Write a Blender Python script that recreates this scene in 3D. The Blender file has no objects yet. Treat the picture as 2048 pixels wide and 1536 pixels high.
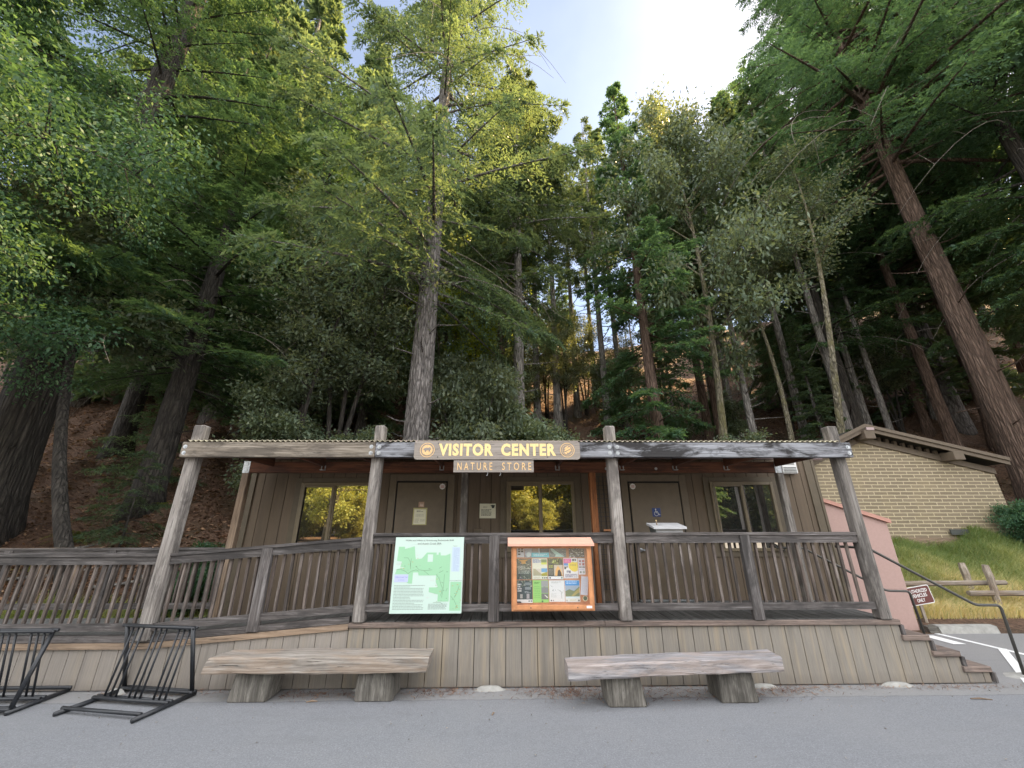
import bpy, bmesh, math, random
import numpy as np
from mathutils import Vector, Matrix, Euler
R_ = math.radians
random.seed(7)
C = bpy.context.scene.collection
sc = bpy.context.scene

# ------------------------------------------------------------------ camera, sky, sun, exposure
F, PIT, ROLL, YAW, CH = 775.0, .3475, -.0023, .0170, 1.9136
cam = bpy.data.cameras.new('camera'); camo = bpy.data.objects.new('camera', cam); C.objects.link(camo)
cam.sensor_width = 36; cam.lens = F/2048*36; cam.clip_start = .05; cam.clip_end = 3000
camo.matrix_world = Matrix.Translation((0, 0, CH)) @ Matrix.Rotation(-YAW, 4, 'Z') @ Matrix.Rotation(math.pi/2+PIT, 4, 'X') @ Matrix.Rotation(ROLL, 4, 'Z')
sc.camera = camo
SUN_AZ, SUN_EL = R_(66), R_(50)          # azimuth measured from +Y towards +X
w = bpy.data.worlds.new('World'); sc.world = w; w.use_nodes = True
nt = w.node_tree; bg = nt.nodes['Background']
sky = nt.nodes.new('ShaderNodeTexSky'); sky.sky_type = 'NISHITA'; sky.sun_disc = False
sky.sun_elevation = SUN_EL; sky.sun_rotation = SUN_AZ; sky.air_density = 1.0; sky.dust_density = 1.0; sky.ozone_density = 1.2
# bright cloud added overhead and behind the camera as fill light, faint veil ahead
tc = nt.nodes.new('ShaderNodeTexCoord'); sep = nt.nodes.new('ShaderNodeSeparateXYZ'); nt.links.new(tc.outputs['Generated'], sep.inputs[0])
mr = nt.nodes.new('ShaderNodeMapRange'); mr.interpolation_type = 'SMOOTHSTEP'
nt.links.new(sep.outputs['Y'], mr.inputs['Value'])
mr.inputs['From Min'].default_value = .25; mr.inputs['From Max'].default_value = -.35
mr.inputs['To Min'].default_value = .08; mr.inputs['To Max'].default_value = 1
cn = nt.nodes.new('ShaderNodeTexNoise'); cn.inputs['Scale'].default_value = 3; cn.inputs['Detail'].default_value = 6
nt.links.new(tc.outputs['Generated'], cn.inputs['Vector'])
cm = nt.nodes.new('ShaderNodeMath'); cm.operation = 'MULTIPLY'; nt.links.new(mr.outputs[0], cm.inputs[0]); nt.links.new(cn.outputs['Fac'], cm.inputs[1])
mx = nt.nodes.new('ShaderNodeMix'); mx.data_type = 'RGBA'
nt.links.new(cm.outputs[0], mx.inputs[0]); nt.links.new(sky.outputs[0], mx.inputs[6]); mx.inputs[7].default_value = (30, 29.5, 29, 1)
nt.links.new(mx.outputs[2], bg.inputs['Color']); bg.inputs['Strength'].default_value = .065
sun = bpy.data.lights.new('sun', 'SUN'); suno = bpy.data.objects.new('sun', sun); C.objects.link(suno)
sun.energy = 5.0; sun.angle = R_(.5); sun.color = (1, .73, .39)
sd = Vector((math.sin(SUN_AZ)*math.cos(SUN_EL), math.cos(SUN_AZ)*math.cos(SUN_EL), math.sin(SUN_EL)))
suno.rotation_euler = sd.to_track_quat('Z', 'Y').to_euler()
sc.view_settings.view_transform = 'Standard'; sc.view_settings.look = 'None'; sc.view_settings.gamma = 1
sc.view_settings.use_curve_mapping = False; sc.view_settings.exposure = 1.85
cy = sc.cycles; cy.max_bounces = 6; cy.diffuse_bounces = 3; cy.glossy_bounces = 3; cy.transmission_bounces = 4; cy.transparent_max_bounces = 6
cy.caustics_reflective = False; cy.caustics_refractive = False; cy.sample_clamp_indirect = 6
cy.use_denoising = True; cy.use_adaptive_sampling = False

# ------------------------------------------------------------------ measuring helpers (photo pixel -> place in the world)
def ray(u, v):
    a, b = u-1024, v-768
    x, d, up = a/F, 1.0, -b/F
    y = d*math.cos(PIT)-up*math.sin(PIT); z = d*math.sin(PIT)+up*math.cos(PIT)
    c, s = math.cos(YAW), math.sin(YAW)
    return (x*c+y*s, -x*s+y*c, z)
def at(u, v, Y):
    r = ray(u, v); k = Y/r[1]
    return Vector((r[0]*k, Y, CH+r[2]*k))
def onz(u, v, Z=0):
    r = ray(u, v); k = (Z-CH)/r[2]
    return Vector((r[0]*k, r[1]*k, Z))

# ------------------------------------------------------------------ material helpers
def new_mat(name):
    m = bpy.data.materials.new(name); m.use_nodes = True
    return m, m.node_tree, m.node_tree.nodes['Principled BSDF']
def nd(nt, typ, props=None, **inp):
    n = nt.nodes.new(typ)
    for k, v in (props or {}).items(): setattr(n, k, v)
    for k, v in inp.items():
        k = k.replace('_', ' ')
        s = n.inputs[k]
        if hasattr(v, 'is_output') or isinstance(v, bpy.types.NodeSocket): nt.links.new(v, s)
        else: s.default_value = v
    return n
def c4(c): return (c[0], c[1], c[2], 1)
def ramp(nt, fac, stops):
    n = nt.nodes.new('ShaderNodeValToRGB'); nt.links.new(fac, n.inputs[0])
    e = n.color_ramp.elements
    while len(e) < len(stops): e.new(.5)
    for i, (p, c) in enumerate(stops): e[i].position = p; e[i].color = c4(c) if len(c) == 3 else c
    return n.outputs[0]
def mixc(nt, fac, a, b, mode='MIX'):
    n = nt.nodes.new('ShaderNodeMix'); n.data_type = 'RGBA'; n.blend_type = mode
    for k, v in ((0, fac), (6, a), (7, b)):
        if isinstance(v, bpy.types.NodeSocket): nt.links.new(v, n.inputs[k])
        else: n.inputs[k].default_value = v if k == 0 else c4(v)
    return n.outputs[2]
def math_(nt, op, a, b=0.0, clamp=False):
    n = nt.nodes.new('ShaderNodeMath'); n.operation = op; n.use_clamp = clamp
    for i, v in enumerate((a, b)):
        if isinstance(v, bpy.types.NodeSocket): nt.links.new(v, n.inputs[i])
        else: n.inputs[i].default_value = v
    return n.outputs[0]
def coords(nt, scale=(1, 1, 1), rnd=True):
    tc = nt.nodes.new('ShaderNodeTexCoord'); v = tc.outputs['Object']
    if rnd:
        oi = nt.nodes.new('ShaderNodeObjectInfo')
        cx = nt.nodes.new('ShaderNodeCombineXYZ')
        r = math_(nt, 'MULTIPLY', oi.outputs['Random'], 37.0); nt.links.new(r, cx.inputs[0]); nt.links.new(r, cx.inputs[1]); nt.links.new(r, cx.inputs[2])
        a = nt.nodes.new('ShaderNodeVectorMath'); a.operation = 'ADD'; nt.links.new(v, a.inputs[0]); nt.links.new(cx.outputs[0], a.inputs[1]); v = a.outputs[0]
    mp = nt.nodes.new('ShaderNodeMapping'); mp.inputs['Scale'].default_value = scale; nt.links.new(v, mp.inputs['Vector'])
    return mp.outputs[0]
def noise(nt, vec, scale=5, detail=5, rough=.6, dist=0.0):
    n = nd(nt, 'ShaderNodeTexNoise', None, Vector=vec, Scale=scale, Detail=detail, Roughness=rough, Distortion=dist)
    return n.outputs['Fac']
def bump(nt, b, h, strength=.4, dist=.01):
    n = nd(nt, 'ShaderNodeBump', None, Height=h, Strength=strength, Distance=dist)
    nt.links.new(n.outputs[0], b.inputs['Normal'])
def plain(name, col, rough=.6, metal=0.0, var=.12, scale=8):
    m, nt, b = new_mat(name)
    f = noise(nt, coords(nt), scale, 4)
    nt.links.new(ramp(nt, f, [(.3, [c*(1-var) for c in col]), (.7, [min(1, c*(1+var)) for c in col])]), b.inputs['Base Color'])
    b.inputs['Roughness'].default_value = rough; b.inputs['Metallic'].default_value = metal
    bump(nt, b, f, .08, .004)
    return m
def wood(name, axis, dark, mid, light, stain=None, samt=.5, rough=.85, along=1.6, cross=40, bs=.6):
    """weathered timber: grain stretched along one axis, cracks, blotches of stain"""
    m, nt, b = new_mat(name)
    s = [cross]*3; s['xyz'.index(axis)] = along
    v = coords(nt, tuple(s))
    g = noise(nt, v, 1.0, 7, .68, .35)
    col = ramp(nt, g, [(.3, dark), (.5, mid), (.68, light)])
    s2 = [60]*3; s2['xyz'.index(axis)] = 2.2
    g2 = noise(nt, coords(nt, tuple(s2)), 1.0, 4, .7)
    crack = ramp(nt, g2, [(.33, (0, 0, 0)), (.40, (1, 1, 1))])
    col = mixc(nt, .82, col, crack, 'MULTIPLY')
    if stain:
        s3 = [5]*3; s3['xyz'.index(axis)] = 1.3
        f = ramp(nt, noise(nt, coords(nt, tuple(s3)), 1.0, 6, .7, .5), [(.5-.03, (0, 0, 0)), (.58, (samt, samt, samt))])
        col = mixc(nt, f, col, stain)
    oi = nt.nodes.new('ShaderNodeObjectInfo')
    hv = nd(nt, 'ShaderNodeHueSaturation', None, Color=col, Value=math_(nt, 'ADD', math_(nt, 'MULTIPLY', oi.outputs['Random'], .45), .78))
    nt.links.new(hv.outputs[0], b.inputs['Base Color']); b.inputs['Roughness'].default_value = rough
    h = math_(nt, 'ADD', g, math_(nt, 'MULTIPLY', crack, .5))
    bump(nt, b, h, bs, .008)
    return m
M = {}
def wood3(key, *a, **k):
    for ax in 'xyz': M[key+ax] = wood(key+'_'+ax, ax, *a, **k)
wood3('post', (.095, .083, .074), (.225, .202, .182), (.35, .325, .30), (.06, .052, .047), .7)
wood3('rail', (.035, .030, .028), (.095, .083, .078), (.21, .195, .19), (.03, .027, .026), .7)
wood3('beamgrey', (.10, .10, .108), (.22, .225, .245), (.36, .375, .415), (.014, .012, .012), .95, along=1.1)
wood3('beambrown', (.11, .09, .07), (.25, .21, .165), (.37, .325, .27), (.05, .04, .033), .6)
wood3('redpost', (.12, .045, .018), (.27, .10, .035), (.36, .15, .055), (.09, .03, .015), .5)
wood3('redbeam', (.05, .022, .014), (.13, .05, .026), (.19, .08, .04), (.035, .017, .012), .6)
wood3('deck', (.05, .05, .05), (.12, .12, .115), (.19, .185, .18), (.05, .05, .045), .4)
wood3('cap', (.09, .065, .055), (.20, .15, .125), (.30, .23, .19), (.07, .06, .055), .5)
wood3('rampcap', (.11, .075, .052), (.225, .16, .108), (.32, .24, .175), (.12, .09, .07), .4)
wood3('bench', (.10, .086, .073), (.25, .22, .19), (.40, .37, .335), (.30, .20, .125), .35)
wood3('benchgrey', (.075, .07, .072), (.21, .20, .205), (.34, .325, .33), (.33, .25, .20), .4)
wood3('block', (.055, .05, .044), (.14, .128, .11), (.24, .225, .20), (.05, .045, .037), .6, along=3)
wood3('baluster', (.04, .031, .026), (.105, .080, .066), (.25, .22, .20), (.03, .025, .022), .65)
wood3('fencepost', (.12, .10, .08), (.30, .25, .20), (.44, .39, .33), (.15, .09, .05), .5)
wood3('signwood', (.19, .165, .14), (.235, .205, .18), (.28, .25, .225), None, along=.9)

def siding(name, base, streak, samt):
    m, nt, b = new_mat(name)
    v = coords(nt, (1, 1, 1), False)
    g = noise(nt, coords(nt, (90, 90, 4), False), 1, 5, .7)
    col = ramp(nt, g, [(.3, [c*.82 for c in base]), (.7, [c*1.12 for c in base])])
    f = ramp(nt, noise(nt, coords(nt, (9, 9, .55), False), 1, 5, .65, .2), [(.48, (0, 0, 0)), (.68, (samt, samt, samt))])
    col = mixc(nt, f, col, streak)
    f2 = ramp(nt, noise(nt, coords(nt, (5, 5, .5), False), 1.3, 5, .65, .2), [(.52, (0, 0, 0)), (.72, (.6, .6, .6))])
    col = mixc(nt, f2, col, [c*.62 for c in base])
    # splash dirt along the foot
    sp = nd(nt, 'ShaderNodeSeparateXYZ', None, Vector=v)
    k = nd(nt, 'ShaderNodeMapRange', None, Value=math_(nt, 'ADD', sp.outputs['Z'], math_(nt, 'MULTIPLY', noise(nt, v, 6, 4), .16)), From_Min=.22, From_Max=.05, To_Min=0, To_Max=.55)
    col = mixc(nt, k.outputs[0], col, (.12, .10, .085))
    nt.links.new(col, b.inputs['Base Color']); b.inputs['Roughness'].default_value = .8
    bump(nt, b, g, .35, .004)
    return m
M['skirt'] = siding('skirt_siding', (.225, .202, .172), (.345, .275, .185), .6)
M['rampskirt'] = siding('ramp_siding', (.27, .24, .21), (.31, .26, .195), .35)
M['siding'] = siding('wall_siding', (.126, .093, .063), (.158, .116, .074), .5)
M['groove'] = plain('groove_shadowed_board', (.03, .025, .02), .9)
M['trim'] = plain('brown_trim', (.10, .078, .05), .7)
M['door'] = plain('door_paint', (.122, .092, .061), .5)
M['alu'] = plain('window_frame_bronze', (.16, .125, .075), .45)
M['white'] = plain('white_paint', (.72, .72, .70), .5)
M['blackgap'] = plain('black_door_gap', (.012, .012, .012), .8)
M['steel'] = plain('galvanised_steel', (.42, .44, .46), .42, .75, .25, 30)
M['blackmetal'] = plain('black_painted_tube', (.018, .020, .024), .45, .0, .3, 40)
M['darkrail'] = plain('dark_bronze_rail', (.075, .072, .065), .42, .35)
M['pink'] = plain('pink_stucco', (.40, .27, .238), .9, 0, .05, 30)
M['pinkcap'] = plain('pink_cap', (.46, .24, .19), .8)
M['cedar'] = plain('orange_cedar', (.52, .23, .10), .55, 0, .18, 12)
M['cabroof'] = plain('salmon_board', (.70, .38, .28), .7, 0, .06)
M['signbrown'] = plain('brown_sign_face', (.115, .028, .022), .5)
M['roofbrown'] = plain('brown_fascia', (.115, .088, .062), .75)
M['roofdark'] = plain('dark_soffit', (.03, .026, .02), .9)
M['mauve'] = plain('mauve_metal_roof', (.33, .25, .25), .6)
M['corr'] = plain('corrugated_fibreglass', (.50, .45, .32), .6, 0, .3, 14)
M['concrete'] = plain('concrete', (.30, .295, .275), .9, 0, .2, 10)
M['linepaint'] = plain('road_paint', (.75, .76, .76), .7, 0, .1, 20)
M['gold'] = plain('gold_lettering', (.78, .59, .27), .55, 0, .12, 40)
M['palegold'] = plain('pale_gold_routing', (.70, .46, .22), .6, 0, .2, 60)
M['darkink'] = plain('dark_ink', (.06, .065, .06), .8)
M['blue'] = plain('accessible_blue', (.02, .045, .17), .45)
M['brochure'] = plain('pale_wood_box', (.42, .42, .43), .7)

def glass_mat():
    m, nt, b = new_mat('window_glass')
    b.inputs['Base Color'].default_value = (.012, .013, .012, 1); b.inputs['Roughness'].default_value = .35
    g = nd(nt, 'ShaderNodeBsdfGlossy', None, Roughness=.015); g.inputs['Color'].default_value = (.95, .95, .95, 1)
    n = noise(nt, coords(nt, (1, 1, 1)), 1.2, 2)
    bp = nd(nt, 'ShaderNodeBump', None, Height=n, Strength=.02, Distance=.05); nt.links.new(bp.outputs[0], g.inputs['Normal'])
    fr = nd(nt, 'ShaderNodeFresnel', None, IOR=1.9)
    k = math_(nt, 'MULTIPLY', math_(nt, 'ADD', fr.outputs[0], .52), 1.0, True)
    ms = nt.nodes.new('ShaderNodeMixShader'); nt.links.new(k, ms.inputs[0]); nt.links.new(b.outputs[0], ms.inputs[1]); nt.links.new(g.outputs[0], ms.inputs[2])
    nt.links.new(ms.outputs[0], nt.nodes['Material Output'].inputs['Surface'])
    return m
M['glass'] = glass_mat()
def clear_mat():
    m, nt, b = new_mat('clear_acrylic')
    t = nt.nodes.new('ShaderNodeBsdfTransparent'); g = nd(nt, 'ShaderNodeBsdfGlossy', None, Roughness=.03)
    ms = nt.nodes.new('ShaderNodeMixShader'); ms.inputs[0].default_value = .07
    nt.links.new(t.outputs[0], ms.inputs[1]); nt.links.new(g.outputs[0], ms.inputs[2]); nt.links.new(ms.outputs[0], nt.nodes['Material Output'].inputs['Surface'])
    return m
M['clear'] = clear_mat()
def print_mat():
    m, nt, b = new_mat('printed_paper')
    a = nd(nt, 'ShaderNodeAttribute', {'attribute_name': 'print'})
    nt.links.new(a.outputs['Color'], b.inputs['Base Color']); b.inputs['Roughness'].default_value = .5
    return m
M['print'] = print_mat()

def asphalt():
    m, nt, b = new_mat('asphalt')
    v = coords(nt, (1, 1, 1), False)
    fine = noise(nt, v, 160, 3, .7); mid = noise(nt, v, 14, 5, .65); big = noise(nt, v, .9, 5, .6)
    col = ramp(nt, fine, [(.3, (.14, .146, .158)), (.55, (.215, .222, .238)), (.75, (.30, .31, .33))])
    col = mixc(nt, ramp(nt, mid, [(.4, (0, 0, 0)), (.7, (.45, .45, .45))]), col, (.145, .149, .16))
    col = mixc(nt, ramp(nt, big, [(.42, (0, 0, 0)), (.65, (.5, .5, .5))]), col, (.22, .223, .232))
    agg = noise(nt, v, 62, 2, .8)
    col = mixc(nt, ramp(nt, agg, [(.36, (.45, .45, .45)), (.5, (0, 0, 0))]), col, (.12, .125, .135))
    col = mixc(nt, ramp(nt, agg, [(.56, (0, 0, 0)), (.68, (.4, .4, .4))]), col, (.34, .35, .37))
    sp = nd(nt, 'ShaderNodeTexVoronoi', None, Vector=v, Scale=24)
    col = mixc(nt, ramp(nt, sp.outputs['Distance'], [(.05, (.7, .7, .7)), (.09, (0, 0, 0))]), col, (.42, .41, .38))
    # paler dusty strip of older asphalt along the skirt
    sp2 = nd(nt, 'ShaderNodeSeparateXYZ', None, Vector=v)
    yy = math_(nt, 'ADD', sp2.outputs['Y'], math_(nt, 'MULTIPLY', noise(nt, v, 3, 5), .10))
    k = nd(nt, 'ShaderNodeMapRange', None, Value=yy, From_Min=5.52, From_Max=5.56, To_Min=0, To_Max=.45)
    col = mixc(nt, k.outputs[0], col, (.26, .25, .235))
    sm_ = nd(nt, 'ShaderNodeMapRange', None, Value=math_(nt, 'ABSOLUTE', math_(nt, 'SUBTRACT', yy, 5.53)), From_Min=.004, From_Max=.012, To_Min=.5, To_Max=0)
    col = mixc(nt, sm_.outputs[0], col, (.09, .09, .092))
    tar = ramp(nt, noise(nt, coords(nt, (.5, 2.2, 1), False), 1.2, 6, .7), [(.56, (0, 0, 0)), (.7, (.4, .4, .4))])
    col = mixc(nt, tar, col, (.15, .152, .16))
    nt.links.new(col, b.inputs['Base Color']); b.inputs['Roughness'].default_value = .9
    bump(nt, b, math_(nt, 'ADD', fine, math_(nt, 'MULTIPLY', mid, .6)), .5, .004)
    return m
M['asphalt'] = asphalt()
def litter_ground():
    m, nt, b = new_mat('forest_floor')
    v = coords(nt, (1, 1, 1), False)
    a = noise(nt, v, 11, 8, .75, .4); c = noise(nt, v, .5, 5, .6); f = noise(nt, v, 45, 4, .7)
    col = ramp(nt, a, [(.3, (.03, .018, .012)), (.5, (.12, .066, .042)), (.68, (.27, .16, .10))])
    col = mixc(nt, ramp(nt, f, [(.45, (0, 0, 0)), (.7, (.7, .7, .7))]), col, (.19, .12, .08))
    col = mixc(nt, ramp(nt, c, [(.5, (0, 0, 0)), (.65, (.55, .55, .55))]), col, (.035, .038, .014))
    nt.links.new(col, b.inputs['Base Color']); b.inputs['Roughness'].default_value = .95
    bump(nt, b, math_(nt, 'ADD', a, f), .9, .06)
    return m
M['floor'] = litter_ground()
def brick_mat():
    m, nt, b = new_mat('slump_block')
    v = coords(nt, (1, 1, 1), False)
    sp = nd(nt, 'ShaderNodeSeparateXYZ', None, Vector=v); cx = nd(nt, 'ShaderNodeCombineXYZ', None, X=sp.outputs['X'], Y=sp.outputs['Z'])
    nz = nd(nt, 'ShaderNodeTexNoise', None, Vector=v, Scale=9, Detail=3)
    off = nd(nt, 'ShaderNodeVectorMath', {'operation': 'SCALE'}); nt.links.new(nz.outputs['Color'], off.inputs[0]); off.inputs['Scale'].default_value = .016
    ad = nd(nt, 'ShaderNodeVectorMath', {'operation': 'ADD'}); nt.links.new(cx.outputs[0], ad.inputs[0]); nt.links.new(off.outputs[0], ad.inputs[1])
    br = nd(nt, 'ShaderNodeTexBrick', {'offset': .5}, Vector=ad.outputs[0], Scale=1.0, Mortar_Size=.013, Mortar_Smooth=.25, Bias=0, Brick_Width=.405, Row_Height=.102)
    br.inputs['Color1'].default_value = (.175, .14, .095, 1); br.inputs['Color2'].default_value = (.22, .178, .122, 1); br.inputs['Mortar'].default_value = (.50, .42, .28, 1)
    col = mixc(nt, ramp(nt, noise(nt, v, 30, 4), [(.4, (0, 0, 0)), (.75, (.35, .35, .35))]), br.outputs['Color'], (.30, .25, .165))
    col = mixc(nt, ramp(nt, noise(nt, v, .7, 4), [(.5, (0, 0, 0)), (.7, (.4, .4, .4))]), col, (.33, .27, .15))
    nt.links.new(col, b.inputs['Base Color']); b.inputs['Roughness'].default_value = .92
    bump(nt, b, math_(nt, 'SUBTRACT', math_(nt, 'MULTIPLY', noise(nt, v, 35, 4), .4), br.outputs['Fac']), .7, .012)
    return m
M['brick'] = brick_mat()
def bark(name, dark, mid, light, cross=13, along=1.4, moss=None):
    m, nt, b = new_mat(name)
    v = coords(nt, (cross, cross, along))
    g = noise(nt, v, 1, 7, .7, .6)
    h = nd(nt, 'ShaderNodeTexVoronoi', {'feature': 'DISTANCE_TO_EDGE'}, Vector=coords(nt, (cross*.9, cross*.9, along*.8)), Scale=1)
    col = ramp(nt, g, [(.32, dark), (.5, mid), (.68, light)])
    col = mixc(nt, .6, col, ramp(nt, h.outputs['Distance'], [(.02, (.25, .25, .25)), (.16, (1, 1, 1))]), 'MULTIPLY')
    if moss: col = mixc(nt, ramp(nt, noise(nt, coords(nt, (3, 3, 2)), 1, 5, .7), [(.45, (0, 0, 0)), (.62, (.75, .75, .75))]), col, moss)
    nt.links.new(col, b.inputs['Base Color']); b.inputs['Roughness'].default_value = .95
    bump(nt, b, math_(nt, 'ADD', g, ramp(nt, h.outputs['Distance'], [(.0, (0, 0, 0)), (.2, (.8, .8, .8))])), .9, .05)
    return m
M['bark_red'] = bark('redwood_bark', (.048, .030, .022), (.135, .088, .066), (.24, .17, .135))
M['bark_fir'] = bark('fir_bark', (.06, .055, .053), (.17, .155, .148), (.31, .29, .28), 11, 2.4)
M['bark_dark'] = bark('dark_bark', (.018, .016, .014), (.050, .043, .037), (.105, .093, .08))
M['bark_moss'] = bark('mossy_bark', (.06, .052, .038), (.18, .16, .115), (.32, .295, .225), 10, 4, (.13, .12, .045))
M['bark_grey'] = bark('grey_bark', (.10, .092, .086), (.25, .232, .215), (.40, .375, .35), 12, 2)
M['deadwood'] = bark('dead_wood', (.16, .14, .12), (.34, .30, .26), (.5, .45, .40), 20, 3)
def leaf(name, lo, hi, tip, trans, tcol=2.4, rough=.45, gold=.2, gc=(.40, .36, .08)):
    m, nt, b = new_mat(name)
    a = nd(nt, 'ShaderNodeAttribute', {'attribute_name': 'tint'})
    col = ramp(nt, a.outputs['Fac'], [(.0, lo), (.55, hi), (1.0, tip)])
    oi = nt.nodes.new('ShaderNodeObjectInfo')
    hv = nd(nt, 'ShaderNodeHueSaturation', None, Color=col, Hue=math_(nt, 'ADD', math_(nt, 'MULTIPLY', oi.outputs['Random'], .022), .492),
            Value=math_(nt, 'ADD', math_(nt, 'MULTIPLY', oi.outputs['Random'], .4), .8))
    nt.links.new(hv.outputs[0], b.inputs['Base Color']); b.inputs['Roughness'].default_value = rough
    b.inputs['Specular IOR Level'].default_value = .35
    tr = nt.nodes.new('ShaderNodeBsdfTranslucent')
    tcn = mixc(nt, gold, mixc(nt, 1.0, hv.outputs[0], (tcol*1.15, tcol, tcol*.5), 'MULTIPLY'), gc); nt.links.new(tcn, tr.inputs['Color'])
    ms = nt.nodes.new('ShaderNodeMixShader'); ms.inputs[0].default_value = trans
    nt.links.new(b.outputs[0], ms.inputs[1]); nt.links.new(tr.outputs[0], ms.inputs[2]); nt.links.new(ms.outputs[0], nt.nodes['Material Output'].inputs['Surface'])
    return m
M['lf_red'] = leaf('redwood_needles', (.038, .090, .052), (.088, .172, .094), (.22, .34, .14), .42, 2.0, .45, .12)
M['lf_fir'] = leaf('fir_needles', (.046, .088, .056), (.096, .160, .092), (.20, .26, .13), .42, 2.0, .45, .17, (.46, .38, .12))
M['lf_oak'] = leaf('tanoak_leaves', (.068, .10, .072), (.145, .195, .13), (.28, .31, .21), .40, 2.0, .4, .2)
M['lf_gold'] = leaf('golden_leaves', (.15, .17, .035), (.29, .31, .09), (.44, .45, .18), .4, 2.0, .5, .4, (.6, .5, .08))
M['lf_maple'] = leaf('maple_leaves', (.030, .082, .046), (.068, .150, .080), (.17, .27, .16), .38, 1.9, .55, .05)
M['lf_lime'] = leaf('young_broad_leaves', (.11, .18, .025), (.20, .29, .04), (.34, .42, .07), .55, 2.0, .45, .4, (.58, .55, .06))
M['lf_fern'] = leaf('fern_fronds', (.05, .085, .02), (.12, .16, .035), (.3, .30, .06), .45)
M['lf_grass'] = leaf('grass_blades', (.11, .17, .055), (.27, .29, .13), (.50, .44, .29), .4)
M['lf_litter'] = leaf('fallen_leaves', (.06, .03, .019), (.21, .11, .066), (.44, .28, .18), .1)
M['lf_duff'] = leaf('needle_duff', (.06, .025, .014), (.20, .085, .04), (.42, .26, .13), .1)

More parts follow.
